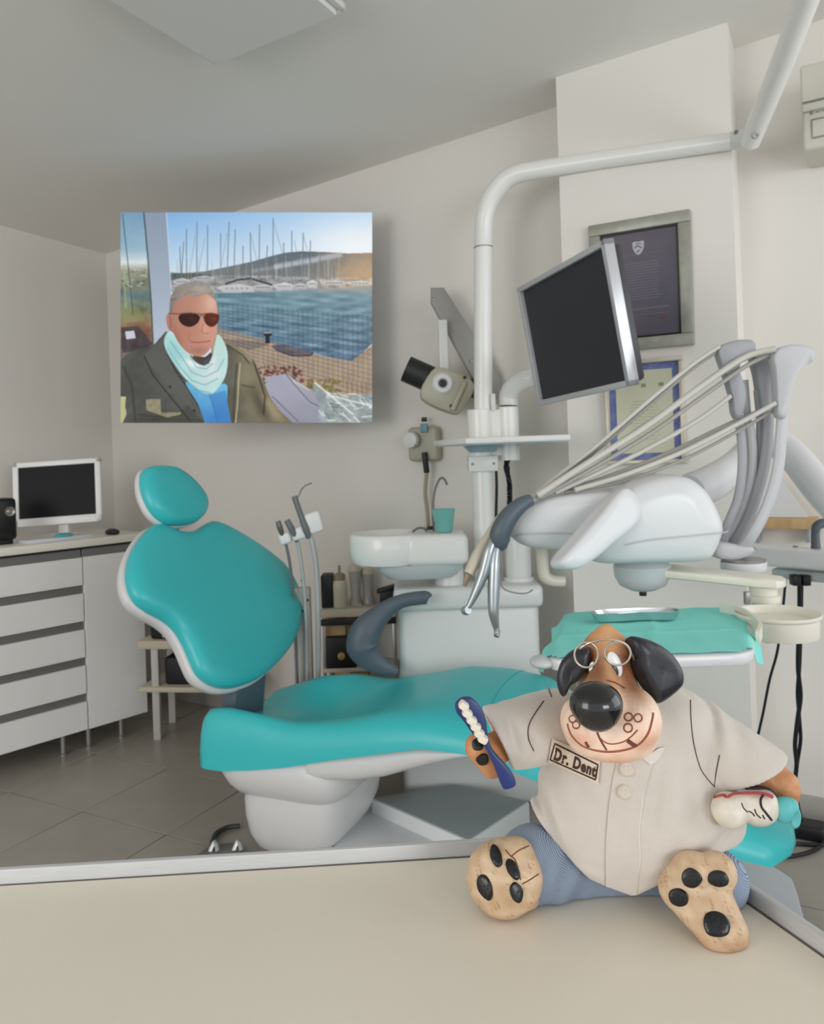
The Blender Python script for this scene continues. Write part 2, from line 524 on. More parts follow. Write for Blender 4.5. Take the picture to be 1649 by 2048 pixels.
for (a, b) in ((.04, .03), (.04, .55), (.88, .03), (.88, .55)):
    q = dc + bdir * a + rdir * b
    obj('leg', bxm((q.x, q.y, .486), (.035, .035, .972), None, .003), M_lip, desk)

# ================================================================== left: cabinets, worktop, computer
M_cab = mat('cabinet_laminate', (238, 237, 235), .4, var=.015, vscale=3)
M_chan = mat('handle_channel_metal', (140, 138, 136), .35, metal=.5)
M_dark = mat('dark_gap', (28, 29, 33), .6)
M_top = mat('worktop_laminate', (232, 227, 216), .35, var=.02)
M_leg = mat('cabinet_leg_metal', (165, 163, 160), .3, metal=.7)
M_wplastic = mat('white_plastic', (236, 236, 234), .35)
M_blk = mat('black_plastic', (16, 17, 20), .35)
M_screen = mat('screen_glass', (26, 26, 30), .45, spec=.15)
ca = PZ(0, 1512, .1); cb = PZ(297, 1424, .1)
CD = (cb - ca).normalized(); CN = Vector((CD.y, -CD.x, 0)); ez = Vector((0, 0, 1))
Tend = (cb - ca).length
def cabM(t, d, z): q = ca + CD * t - CN * d; return frame((q.x, q.y, z), CD, ez=ez)   # d = distance behind the front face
def t_at(px, py):
    w = PPL(px, py, ca, CN) - ca; return w.dot(CD)
ts = t_at(172, 1300)
def cabinet(label, t0, t1, drawers):
    tm = (t0 + t1) / 2; w = t1 - t0
    q = ca + CD * tm - CN * .25
    t = thing('cabinet_unit', (q.x, q.y, 0), label, 'cabinet', 'grey laminate cabinet units')
    bm = new(); box(bm, (w - .001, .47, .85), cabM(tm, .265, .525), .001); obj('body', bm, M_cab, t)
    bm = new(); box(bm, (w - .002, .012, .032), cabM(tm, .022, .945)); obj('top_gap', bm, M_dark, t)
    if drawers:
        for k in range(5):
            zt = .912 - .1695 * k; h = .131
            bm = new(); box(bm, (w - .006, .02, h), cabM(tm, .010, zt - h / 2), .0015, 1)
            d = obj('drawer', bm, M_cab, t)
            bm = new(); box(bm, (w - .006, .016, .036), cabM(tm, .020, zt + .0185), .002, 1); obj('handle_channel', bm, M_chan, d)
    else:
        bm = new(); box(bm, (w - .006, .02, .81), cabM(tm, .010, .912 - .405), .0015, 1); d = obj('door', bm, M_cab, t)
        bm = new(); box(bm, (w - .006, .016, .036), cabM(tm, .020, .9305), .002, 1); obj('handle_channel', bm, M_chan, d)
    return t
u1 = cabinet('grey cabinet unit with five wide drawers below the computer', ts - .62, ts, True)
u2 = cabinet('narrow grey cabinet unit with one plain door beside the drawer unit', ts, Tend, False)
for (px, py, par) in ((130, 1512, u1), (183, 1497, u2), (252, 1478, u2)):
    q = PZ(px, py, 0.0); t_ = (q - ca).dot(CD)
    for d in (.05, .42):
        qq = ca + CD * t_ - CN * d
        bm = new(); lathe(bm, [(.017, 0), (.017, .008), (.012, .012), (.012, .095), (.02, .1)], Matrix.Translation((qq.x, qq.y, 0)), 14); obj('leg', bm, M_leg, par)
for d in (.05, .42):
    qq = ca + CD * (ts - .55) - CN * d
    bm = new(); lathe(bm, [(.017, 0), (.017, .008), (.012, .012), (.012, .1)], Matrix.Translation((qq.x, qq.y, 0)), 14); obj('leg', bm, M_leg, u1)
qm = ca + CD * ((ts - .62 + Tend) / 2) - CN * .25
bm = new(); box(bm, (Tend - ts + .62 + .02, .56, .036), cabM((ts - .62 + Tend) / 2 + .005, .25, .980), .004)
tag(obj('worktop', bm, M_top), 'cream worktop running over both grey cabinet units', 'worktop')
ZW = .998
# computer monitor
Ym = 3.83
mc = P(116, 985, Ym)
fx = Vector((1, .10, .035)).normalized(); fz = Vector((.0, -1, .12)).normalized()
MM = frame(mc, fx, ez=fz)
comp = thing('computer_monitor', (mc.x, mc.y, ZW), 'white framed computer monitor with dark screen standing on the worktop', 'monitor')
wm, hm = .415, .315
for sx, sy, lx, ly in ((0, .5, wm, .026), (0, -.5, wm, .040), (-.5, 0, .028, hm), (.5, 0, .028, hm)):
    bm = new(); box(bm, (lx, ly, .032), MM @ Matrix.Translation((sx * (wm - lx if lx < .1 else 0), sy * (hm - ly if ly < .1 else 0), 0)), .006); obj('frame', bm, M_wplastic, comp)
bm = new(); box(bm, (wm - .04, hm - .05, .012), MM @ Matrix.Translation((0, .006, .004))); obj('screen', bm, M_screen, comp)
bm = new(); box(bm, (wm - .05, hm - .06, .05), MM @ Matrix.Translation((0, 0, -.03)), .02); obj('back_shell', bm, M_wplastic, comp)
zb = mc.z - hm / 2
bm = new(); box(bm, (.05, .03, zb - ZW + .04), Matrix.Translation((mc.x + .01, mc.y + .035, (zb + .04 + ZW) / 2)), .006); obj('stand_neck', bm, M_wplastic, comp)
bm = new(); lathe(bm, [(.001, .018), (.06, .016), (.10, .006), (.10, 0)], Matrix.Translation((mc.x + .01, mc.y + .03, ZW)), 28, 1.1, .8); obj('stand_base', bm, M_wplastic, comp)
# papers and teal pouch in front of the monitor
M_paper = mat('paper_white', (206, 210, 214), .7); M_tealc = mat('teal_plastic', (70, 165, 170), .35)
q = P(110, 1077, 3.66); bm = new(); box(bm, (.30, .11, .016), frame((q.x, q.y, ZW + .008), CD, ez=ez), .002)
tag(obj('paper_stack', bm, M_paper), 'thin stack of white papers lying in front of the computer monitor', 'papers')
q2 = P(127, 1068, 3.655); bm = new(); pillow(bm, [(-.035, -.02), (.035, -.02), (.03, .02), (-.03, .02)], [(.9, 0), (1, .003), (.95, .012), (.6, .016)], frame((q2.x, q2.y, ZW + .0165), CD, ez=ez))
tag(obj('pouch', bm, M_tealc), 'small teal pouch on the papers below the computer monitor', 'pouch')
# loudspeaker
q = P(2, 1030, 3.56); sp = thing('loudspeaker', (q.x, q.y, ZW), 'black desktop loudspeaker with silver cone at the left end of the worktop', 'speaker')
SM = frame((q.x, q.y, ZW + .115), CD, ez=ez)
bm = new(); box(bm, (.10, .11, .19), SM, .018, 3); obj('body', bm, M_blk, sp)
fc = SM @ Vector((.015, -.058, .035)); bm = new(); lathe(bm, [(.022, 0), (.022, .006), (.012, .003), (.006, .008), (.001, .008)], axisM(fc, SM.to_3x3() @ Vector((0, -1, 0))), 20); obj('cone', bm, mat('silver_cone', (150, 148, 142), .3, metal=.6), sp)
bm = new(); box(bm, (.07, .08, .022), frame((q.x, q.y, ZW + .011), CD, ez=ez), .004); obj('foot', bm, M_blk, sp)
# computer mouse
q = P(225, 1067, 3.86); bm = new(); ell(bm, (q.x, q.y, ZW + .012), (.03, .05, .018), Matrix.Rotation(.8, 4, 'Z'))
for v in bm.verts: v.co.z = max(v.co.z, ZW)
tag(obj('computer_mouse', bm, M_blk), 'small black computer mouse near the room corner on the worktop', 'mouse')

# ================================================================== dental chair
M_teal = mat('teal_upholstery', (60, 191, 195), .33, spec=.45, var=.02, vscale=3)
M_shell = mat('chair_shell_white', (214, 214, 214), .3, var=.01)
M_slate = mat('slate_plastic', (82, 93, 104), .45)
M_plate = mat('base_plate_grey', (150, 158, 160), .4)
M_platel = mat('base_side_grey', (222, 224, 225), .45)
CA = Vector((-.745, 2.62, 0)); CX = Vector((.922, -.386, 0)).normalized(); CW = Vector((-CX.y, CX.x, 0)); UP = Vector((0, 0, 1))
def CH(s, w, z): return CA + CX * s + CW * w + UP * z
chair = thing('dental_chair', CH(.37, .27, 0), 'teal dental chair with white shell and reclined backrest', 'dental chair')
# seat: lofted along the chair axis
st = [  # s, bottom, near top, middle top, far top, near w, far w
    (-.012, .335, .515, .41, .46, .02, .53), (-.006, .322, .54, .415, .475, .006, .545), (.012, .318, .566, .42, .485, 0, .55), (.08, .318, .58, .425, .52, 0, .55), (.2, .335, .566, .43, .572, 0, .55),
    (.33, .36, .532, .447, .58, 0, .56), (.5, .405, .532, .487, .545, 0, .56), (.65, .44, .552, .545, .57, 0, .56), (.8, .474, .562, .582, .60, 0, .56),
    (.95, .474, .555, .59, .60, 0, .56), (1.08, .44, .53, .57, .58, .005, .555), (1.22, .395, .475, .50, .505, .015, .545), (1.4, .34, .42, .44, .445, .03, .53),
    (1.60, .278, .35, .365, .37, .04, .52), (1.74, .245, .305, .315, .318, .08, .48), (1.79, .25, .288, .293, .293, .15, .41), (1.805, .262, .27, .27, .27, .2, .36)]
def seat_rings(scale_z=1.0, grow=0.0):
    A = np.array(st); ss = np.concatenate([A[:3, 0], np.linspace(.04, 1.72, 43), A[-3:, 0]])
    rings = []
    for s in ss:
        zb, zn, zc, zf, wn, wf = [np.interp(s, A[:, 0], A[:, k]) for k in range(1, 7)]
        ring = []; N = 26
        for k in range(N + 1):
            x = -math.cos(math.pi * k / N); t = (x + 1) / 2
            e = max(0, 1 - abs(x) ** 8) ** .5
            q = zn * (1 - t) * (1 - 2 * t) + 4 * zc * t * (1 - t) + zf * t * (2 * t - 1)
            ring.append(CH(s, wn + (wf - wn) * t, zb + (q - zb) * e))
        for k in range(1, 8):
            t = 1 - k / 8; ring.append(CH(s, wn + (wf - wn) * t, zb - .012 * math.sin(math.pi * t)))
        rings.append(ring)
    return rings
bm = new(); rings_mesh(bm, seat_rings()); seat = obj('seat', bm, M_teal, chair, angle=70)
# seam across the leg rest
bm = new(); pts = []
for k in range(1, 18):
    x = -1 + 2 * k / 18; t = (x + 1) / 2; A = np.array(st); s = 1.0 - .03 * math.sin(math.pi * t)
    zb, zn, zc, zf, wn, wf = [np.interp(s, A[:, 0], A[:, j]) for j in range(1, 7)]
    q = zn * (1 - t) * (1 - 2 * t) + 4 * zc * t * (1 - t) + zf * t * (2 * t - 1)
    pts.append(CH(s, wn + (wf - wn) * t, zb + (q - zb) * max(0, 1 - abs(x) ** 8) ** .5 + .0005))
tube(bm, pts, .0012, seg=6, smooth=2); obj('seam', bm, mat('teal_seam', (52, 166, 170), .5), seat)
# backrest
RC = math.radians(31)
BNM = (CX * math.cos(RC) + UP * math.sin(RC)).normalized(); BEY = (UP * math.cos(RC) - CX * math.sin(RC)).normalized()
BO = P(440, 1205, 2.83); BEX = CW
back_px = [(311, 1048), (327, 1044), (345, 1052), (372, 1060), (398, 1057), (417, 1044), (435, 1039), (464, 1050), (504, 1073), (543, 1100), (575, 1127), (596, 1159), (609, 1198), (608, 1235),
           (594, 1277), (567, 1314), (530, 1346), (491, 1363), (459, 1366), (430, 1356), (409, 1338), (396, 1312), (382, 1280), (364, 1251), (340, 1230), (306, 1211), (282, 1190), (269, 1158), (268, 1124), (277, 1093), (293, 1066)]
bo = plane_uv(back_px, BO, BNM, BEX, BEY)
MB = frame(BO, BEX, BEY)
if (MB.to_3x3() @ Vector((0, 0, 1))).dot(BNM) < 0: MB = MB @ Matrix.Diagonal((1, 1, -1, 1))
bm = new(); pillow(bm, bo, [(.97, -.055), (1.0, -.045), (1.01, -.026), (1.0, -.012), (.975, -.002), (.93, .006), (.86, .011), (.7, .015), (.4, .016), (.1, .016)], MB, n=4); back = obj('backrest', bm, M_teal, chair, angle=80)
bm = new(); pillow(bm, bo, [(.6, -.115), (.9, -.105), (1.005, -.085), (1.03, -.06), (1.022, -.046), (.96, -.042)], MB, n=4); obj('backrest_shell', bm, M_shell, chair, angle=80)
# headrest
HO = P(355, 985, 2.92)
HR = math.radians(24); HN = (CX * math.cos(HR) + UP * math.sin(HR)).normalized(); HEY = (UP * math.cos(HR) - CX * math.sin(HR)).normalized()
head_px = [(301, 932), (327, 929), (353, 933), (380, 950), (404, 974), (419, 1000), (415, 1024), (396, 1040), (367, 1045), (340, 1040), (316, 1021), (301, 995), (293, 969), (293, 945)]
ho = plane_uv(head_px, HO, HN, BEX, HEY); MH = frame(HO, BEX, HEY)
if (MH.to_3x3() @ Vector((0, 0, 1))).dot(HN) < 0: MH = MH @ Matrix.Diagonal((1, 1, -1, 1))
bm = new(); pillow(bm, ho, [(.95, -.045), (1.0, -.036), (1.012, -.02), (.985, -.004), (.92, .008), (.75, .016), (.4, .02), (.1, .021)], MH, n=5); obj('headrest', bm, M_teal, chair, angle=80)
bm = new(); pillow(bm, ho, [(.6, -.08), (.92, -.072), (1.02, -.055), (1.04, -.042), (1.0, -.034), (.9, -.034)], MH, n=5); obj('headrest_shell', bm, M_shell, chair, angle=80)
b0 = HO - HN * .06 - HEY * .04; b1 = BO + BEY * .25 - BNM * .05
M_chrome = mat('chrome', (200, 202, 205), .15, metal=1.0)
bm = new(); tube(bm, [b0, (b0 + b1) / 2, b1], .022, seg=12, flat=(BNM, .4)); obj('headrest_bar', bm, M_chrome, chair)
# hinge between seat and backrest
h0 = P(486, 1352, 2.80); h1 = P(490, 1445, 2.84)
bm = new(); box(bm, (.19, .06, (h0 - h1).length + .05), frame((h0 + h1) / 2, CW, ez=(h0 - h1)), .012); obj('back_hinge', bm, M_slate, chair)
# shells under the seat
def bowl(rows, m, name, ex=3.2):
    bm = new(); rings = []
    for z, sc, hs, wc, hw in rows:
        ring = []
        for k in range(48):
            a = 2 * math.pi * k / 48; ca_, sa = math.cos(a), math.sin(a)
            ring.append(CH(sc + hs * math.copysign(abs(ca_) ** (2 / ex), ca_), wc + hw * math.copysign(abs(sa) ** (2 / ex), sa), z))
        rings.append(ring)
    rings_mesh(bm, rings); return obj(name, bm, m, chair, angle=60)
bowl([(.37, .26, .235, .275, .25), (.335, .262, .245, .275, .268), (.295, .265, .242, .275, .266), (.258, .27, .228, .275, .252), (.232, .272, .208, .275, .232), (.212, .272, .18, .275, .20)], M_shell, 'seat_shell', 5.0)
bowl([(.245, .285, .188, .265, .222), (.20, .283, .192, .265, .226), (.14, .278, .186, .265, .22), (.08, .268, .168, .265, .204), (.035, .258, .142, .265, .178), (.004, .25, .11, .265, .14)], M_shell, 'pedestal', 4.2)
rings = []
for s, zt, zb in ((.40, .405, .31), (.46, .415, .31), (.56, .435, .322), (.66, .455, .347), (.76, .475, .386), (.86, .48, .426), (.95, .476, .460)):
    ring = []
    for k in range(24):
        a = 2 * math.pi * k / 24; c_, s_ = math.cos(a), math.sin(a)
        ring.append(CH(s, .275 + .262 * math.copysign(abs(c_) ** .4, c_), (zt + zb) / 2 + (zt - zb) / 2 * math.copysign(abs(s_) ** .6, s_)))
    rings.append(ring)
bm = new(); rings_mesh(bm, rings); obj('leg_rest_shell', bm, M_shell, chair, angle=60)
# floor base plate of the chair
zt = .10
cs = [PZ(742, 1597, zt), PZ(904, 1531, zt), PZ(1060, 1603, zt), PZ(939, 1684, zt)]
for c in cs: c.y = min(c.y, 2.93)
bm = new(); prism(bm, [(c.x, c.y) for c in cs], .004, zt, None, .006); obj('base_block', bm, M_platel, chair)
ctr = sum(cs, Vector()) / 4
bm = new(); prism(bm, [((ctr + (c - ctr) * .97).x, (ctr + (c - ctr) * .97).y) for c in cs], zt - .002, zt + .004, None, .002); obj('base_cover', bm, M_plate, chair)
cs2 = [PZ(742, 1597, .05), PZ(939, 1684, .05)]
bm = new(); prism(bm, [(q.x, q.y) for q in (PZ(745, 1606, .05), PZ(700, 1650, .05), PZ(640, 1725, .05), PZ(965, 1725, .05), PZ(944, 1692, .05))], .003, .05, None, .006); obj('base_plate', bm, M_platel, chair)
# arm rest (slate swoosh on the far side)
pts = [(858, 1196, 7), (850, 1195, 14), (802, 1203, 14), (764, 1227, 20), (735, 1260, 31), (727, 1295, 34), (751, 1325, 22), (795, 1345, 8)]
bm = new(); YA = 2.87; tube(bm, [P(x, y, YA) for x, y, r in pts], [r * YA / FPX for x, y, r in pts], seg=18, smooth=7, flat=((0, 1, 0), .75)); obj('arm_rest', bm, M_slate, chair)
# ------------------------------------------------------------------ foot control with its hose
q = PZ(470, 1692, .02)
fc = thing('foot_control', (q.x, q.y, 0), 'small grey foot control with dark hose beside the chair pedestal', 'foot control')
M_fc = mat('foot_control_metal', (128, 134, 132), .3, metal=.5)
bm = new(); lathe(bm, [(.085, 0), (.09, .008), (.085, .018), (.05, .026), (.002, .03)], Matrix.Translation((q.x - .03, q.y - .06, .001)), 28); obj('base_disc', bm, M_fc, fc)
for dx in (-.075, .005):
    bm = new(); tube(bm, [(q.x + dx, q.y - .04, .024), (q.x + dx + .015, q.y - .03, .05), (q.x + dx + .03, q.y - .05, .028)], .008, seg=8); obj('lever', bm, M_chrome, fc)
ha = [PZ(424, 1690, .012), PZ(432, 1668, .012), PZ(455, 1655, .012), PZ(480, 1652, .012)]
bm = new(); tube(bm, ha, .009, seg=8); obj('hose', bm, mat('dark_hose', (46, 50, 50), .5), fc)

# ================================================================== suction tower behind the backrest
YS = 3.2
M_tow = mat('tower_grey', (190, 187, 182), .5); M_hose = mat('grey_hose', (188, 188, 186), .45); M_hosed = mat('dark_grey_hose', (112, 114, 116), .45)
def sp(px, py, dy=0): return P(px, py, YS + dy)
base = sp(612, 1300); base.z = 0
tow = thing('suction_tower', base, 'grey instrument tower with three suction hoses behind the teal backrest', 'suction tower')
q = sp(607, 1300, .06); bm = new(); box(bm, (.075, .05, .80), Matrix.Translation((q.x, q.y, .405)), .006); col = obj('column', bm, M_tow, tow)
for py in (1160, 1200, 1222, 1312, 1328):
    qq = sp(609 + random.choice((-4, 6)), py, .03); bm = new(); lathe(bm, [(.006, 0), (.006, .008), (.001, .009)], axisM(qq, (0, -1, 0)), 10); obj('screw', bm, M_dark, col)
def hose(name, pts, r, m, par, seg=10): return obj(name, tb([sp(x, y, d) for x, y, d in pts], r, seg=seg), m, par)
hose('suction_hose', [(620, 1068, -.02), (630, 1110, -.02), (635, 1170, -.02), (637, 1260, -.02), (636, 1400, -.02), (634, 1500, -.02)], .011, M_hose, tow)
hose('suction_hose', [(592, 1072, 0), (599, 1100, 0), (606, 1150, 0), (612, 1230, 0), (616, 1400, 0), (618, 1500, 0)], .0075, M_hose, tow)
hose('suction_hose', [(571, 1084, 0), (577, 1110, 0), (583, 1150, 0), (590, 1230, 0), (596, 1400, 0)], .006, M_hosed, tow)
for (cx, cy, w, h) in ((627, 1045, 36, 42), (599, 1066, 30, 26), (571, 1076, 24, 24)):
    q = sp(cx, cy, -.005); bm = new(); box(bm, (w * YS / FPX, .05, h * YS / FPX), frame(q, (1, 0, .25), ez=(-.25, 0, 1)), .012, 3); obj('holder', bm, M_wplastic, tow)
# three hand pieces resting in the holders
hp = obj('syringe', tb([sp(589, 992, -.03), sp(594, 1008, -.03), sp(604, 1036, -.03), sp(612, 1058, -.03), sp(619, 1075, -.02)], [.012, .012, .012, .015, .013], seg=12), M_hosed, tow)
obj('nozzle', tb([sp(597, 994, -.03), sp(603, 980, -.03), sp(612, 971, -.03), sp(624, 966, -.03)], .0025, seg=8), M_hosed, hp)
obj('hand_piece', tb([sp(574, 1040, -.03), sp(582, 1055, -.03), sp(590, 1070, -.02), sp(594, 1082, 0)], [.012, .014, .012, .009], seg=12), M_hosed, tow)
obj('hand_piece', tb([sp(556, 1042, -.03), sp(560, 1055, -.03), sp(566, 1072, -.02)], [.010, .012, .009], seg=12), mat('taupe_metal', (112, 110, 100), .4, metal=.4), tow)

# ================================================================== open trolley with bottles, right of the tower
YT = 3.52
M_cream = mat('cream_board', (196, 186, 166), .5); M_wood = mat('pale_wood', (190, 158, 112), .5, var=.12, vscale=12, stretch=(1, 6, 1)); M_black = mat('matte_black', (14, 14, 20), .5)
def tp(px, py, dy=0): return P(px, py, YT + dy)
q0 = tp(640, 1215); q1 = tp(792, 1215)
tro = thing('open_trolley', ((q0.x + q1.x) / 2, YT + .12, 0), 'low open trolley with cream shelves behind the slate arm rest', 'trolley')
zs = tp(716, 1218).z; zl = tp(716, 1336).z; wt = q1.x - q0.x; xm = (q0.x + q1.x) / 2
for nm, z, t in (('shelf', zs, .035), ('shelf', zl, .018), ('shelf', .08, .018)):
    obj(nm, bxm((xm, YT + .13, z - t / 2), (wt, .26, t), None, .003), M_cream, tro)
obj('edge_rail', bxm((xm, YT - .005, zs - .055), (wt, .008, .03), None, .002), M_dark, tro)
for dx in (-.5, .5):
    for dy in (.02, .24): obj('post', bxm((xm + dx * (wt - .02), YT + dy, (zs - .03) / 2), (.018, .018, zs - .03), None, .002), M_leg, tro)
obj('back_panel', bxm((xm, YT + .255, zs / 2), (wt, .01, zs - .06)), M_wood, tro)
def setbox(name, px0, px1, py0, z, dy, dep, m, label, cat, bev=.006):
    a = tp(px0, py0, dy); b = tp(px1, py0, dy); h = a.z - z
    o = obj(name, bxm(((a.x + b.x) / 2, YT + dy + dep / 2, z + h / 2 + .0005), (b.x - a.x, dep, h), None, bev), m); return tag(o, label, cat)
setbox('black_case', 641, 664, 1152, zs, .04, .10, M_black, 'black upright case on the trolley shelf beside the hoses', 'case')
c = tp(681, 1200, .06)
bt = thing('pump_bottle', (c.x, c.y, zs), 'beige pump bottle standing on the trolley next to the black case', 'bottle')
M_beige = mat('beige_plastic', (208, 200, 182), .4); M_tan = mat('tan_plastic', (150, 134, 110), .45)
bm = new(); lathe(bm, [(.03, 0), (.033, .006), (.033, .10), (.03, .118), (.024, .124), (.001, .125)], Matrix.Translation((c.x, c.y, zs + .0005)), 22); obj('body', bm, M_beige, bt)
bm = new(); lathe(bm, [(.026, .124), (.026, .150), (.018, .155), (.006, .158), (.006, .19), (.001, .19)], Matrix.Translation((c.x, c.y, zs)), 18); obj('pump', bm, M_tan, bt)
M_glass = mat('glass', (225, 222, 215), .1, trans=.6)
for k, (px, r, h, nm, lab) in enumerate(((712, .03, .16, 'glass_jar', 'tall clear glass jar on the trolley, left of the second glass'), (737, .034, .14, 'glass_jar', 'wide clear glass jar on the trolley under the spittoon'))):
    c = tp(px, 1200, .08 + .03 * k); g = thing(nm, (c.x, c.y, zs), lab, 'jar', 'glass jars on the trolley')
    bm = new(); lathe(bm, [(r * .9, 0), (r, .006), (r * .7, .05), (r * .95, h), (r * .9, h), (r * .62, .052), (r * .8, .012), (.001, .012)], Matrix.Translation((c.x, c.y, zs + .0005)), 22); obj('bowl', bm, M_glass, g)
    bm = new(); lathe(bm, [(r, h), (r * 1.02, h + .01), (r * .8, h + .025), (.01, h + .032), (.001, h + .034)], Matrix.Translation((c.x, c.y, zs + .0005)), 22); obj('lid', bm, M_cream, g)
c = tp(775, 1190, .05)
bm = new(); box(bm, (.10, .06, .015), Matrix.Translation((c.x, c.y + .03, zs + .075)) @ Matrix.Rotation(-.25, 4, 'Y'), .003); box(bm, (.07, .05, .068), Matrix.Translation((c.x, c.y + .035, zs + .0345)), .004)
tag(obj('instrument_rest', bm, M_black), 'black slanted instrument rest on the trolley below the spittoon', 'stand')
setbox('cardboard_box', 647, 690, 1243, zl, .05, .12, M_wood, 'pale cardboard box on the lower trolley shelf', 'box', .002)
kb = setbox('black_box', 651, 712, 1276, zl, .002, .045, M_black, 'black box with round yellow knob on the lower trolley shelf', 'box')
c = tp(683, 1313, -.012); bm = new(); lathe(bm, [(.017, 0), (.017, .01), (.012, .014), (.001, .015)], axisM(c + Vector((0, .012, 0)), (0, -1, 0)), 18); obj('knob', bm, mat('brass_yellow', (176, 148, 80), .4), kb)
setbox('pale_wooden_box', 700, 738, 1334 + 12, .08, .02, .12, M_wood, 'pale wooden box on the bottom trolley shelf', 'box', .003)

# ================================================================== low shelf rack left of the backrest
YR = 3.75
def rp(px, py, dy=0): return P(px, py, YR + dy)
a = rp(292, 1290); b = rp(470, 1305)
rack = thing('low_rack', ((a.x + b.x) / 2, YR + .15, 0), 'cream two board rack under the teal backrest beside the cabinets', 'rack')
zr1 = a.z + .012; zr2 = rp(300, 1378).z
rdir2 = Vector((BD.x, BD.y, 0)) * .25 + Vector((1, 0, 0)) * .75; rdir2.normalize()
cen = (a + b) / 2
for z, t in ((zr1, .04), (zr2, .025)):
    bm = new(); box(bm, (.50, .30, t), frame((cen.x, YR + .15, z - t / 2), rdir2, ez=UP), .004); obj('shelf', bm, M_cream, rack)
for sx in (-.19, .22):
    for dy in (.03, .27):
        c = Vector((cen.x, YR, 0)) + rdir2 * sx + Vector((0, dy, 0)); obj('post', bxm((c.x, c.y, (zr1 - .04) / 2), (.035, .03, zr1 - .04), None, .003), M_tow, rack)
def onrack(name, px0, px1, py0, z, label, cat, dep=.2, dy=.02):
    p0 = rp(px0, py0, dy); p1 = rp(px1, py0, dy); h = p0.z - z
    bm = new(); box(bm, (p1.x - p0.x, dep, h), frame(((p0.x + p1.x) / 2, YR + dy + dep / 2 + .02, z + h / 2 + .0008), rdir2, ez=UP), .015, 3)
    return tag(obj(name, bm, M_black), label, cat)
bag = onrack('black_bag', 298, 400, 1222, zr1, 'black bag on the upper board of the cream rack', 'bag')
pts = [rp(318, 1224, .0), rp(322, 1245, .0), rp(327, 1275, .0)]; obj('strap', tb(pts, .004, seg=8), M_tow, bag)
onrack('black_box', 328, 424, 1318, zr2, 'black box on the lower board of the cream rack', 'box')

# ================================================================== dental unit with spittoon, post and overhead arm
M_uw = mat('unit_white', (214, 216, 214), .28, var=.01); M_ivory = mat('unit_ivory', (226, 222, 208), .32); M_ug = mat('unit_pale_grey', (196, 203, 205), .35)
YU = 2.95
M_pole = mat('tube_white', (234, 234, 230), .25)
M_cer0 = mat('spittoon_white', (238, 238, 235), .2)
def up(px, py, dy=0): return P(px, py, YU + dy)
def mpx(n, Y=YU): return n * Y / FPX
c = up(940, 1300, .17)
unit = thing('dental_unit', (c.x, c.y, 0), 'white dental unit cabinet with spittoon, post and overhead tube arm behind the chair', 'dental unit')
x0 = up(797, 1260).x; x1 = up(1082, 1260).x; zt = up(940, 1212).z; zl = up(940, 1182).z
bm = new(); box(bm, (x1 - x0, .30, zt - .003), Matrix.Translation(((x0 + x1) / 2, YU + .16, (zt + .003) / 2)), .03, 4); obj('body', bm, M_uw, unit)
bm = new(); box(bm, (x1 - x0 + .03, .33, zl - zt + .03), Matrix.Translation(((x0 + x1) / 2, YU + .155, (zl + zt) / 2)), .022, 3); obj('lid', bm, M_uw, unit)
# post, bracket and collars
q = up(967, 1000, .12); xp, yp = q.x, q.y
zpt = P(967, 905, yp).z
bm = new(); lathe(bm, [(.046, zl - .01), (.042, zl + .03), (.042, zpt)], Matrix.Translation((xp, yp, 0)), 24); obj('post', bm, M_pole, unit)
zb0, zb1 = P(965, 942, yp).z, P(965, 912, yp).z
br = obj('bracket', bxm((xp, yp - .02, (zb0 + zb1) / 2), (.112, .09, zb1 - zb0), None, .004), M_pole, unit)
for dx in (-.042, .04): bm = new(); lathe(bm, [(.005, 0), (.005, .003), (.001, .004)], axisM((xp + dx, yp - .066, (zb0 + zb1) / 2), (0, -1, 0)), 10); obj('screw', bm, M_chan, br)
zc0, zc1 = P(965, 884, yp).z, P(965, 820, yp).z
bm = new(); lathe(bm, [(.05, zb1 - .01), (.05, zc1), (.046, zc1 + .002)], Matrix.Translation((xp - .002, yp, 0)), 28); obj('collar', bm, M_pole, unit)
q = P(1017, 850, yp); bm = new(); lathe(bm, [(.042, zb1 - .02), (.042, P(1017, 815, yp).z), (.04, P(1017, 814, yp).z)], Matrix.Translation((q.x, yp, 0)), 28); obj('collar', bm, M_pole, unit)
obj('collar_bridge', bxm(((xp + q.x) / 2, yp, (zb1 + zc1) / 2), (q.x - xp, .05, zc1 - zb1), None, .004), M_pole, unit)
q = P(985, 805, yp); obj('stop_pin', bxm((q.x, yp - .03, q.z), (.018, .018, .065), None, .002), M_uw, unit)
# overhead tube: up the pole, round the bend, across and on towards the viewer
pole = [P(967, 822, yp), P(967, 700, yp), P(967, 560, yp), P(968, 470, yp), P(972, 425, yp - .01), P(990, 385, yp - .03), P(1025, 352, yp - .06), P(1085, 338, yp - .11), P(1200, 320, yp - .2), P(1360, 297, yp - .34), P(1470, 281, yp - .43)]
bm = new(); tube(bm, pole[:5] + pole[5:], [.036, .036, .036, .036, .037, .037, .036, .034, .032, .030, .029], seg=20, smooth=8); obj('overhead_tube', bm, M_pole, unit)
bm = new(); lathe(bm, [(.0372, -.002), (.0378, 0), (.0372, .002)], Matrix.Translation(P(967, 495, yp)), 28); obj('joint_ring', bm, M_chan, unit)
e0 = P(1492, 277, yp - .46); 
bm = new(); tube(bm, [P(1462, 282, yp - .42), e0, P(1512, 268, yp - .5)], [.03, .032, .030], seg=18); elb = obj('elbow', bm, M_uw, unit)
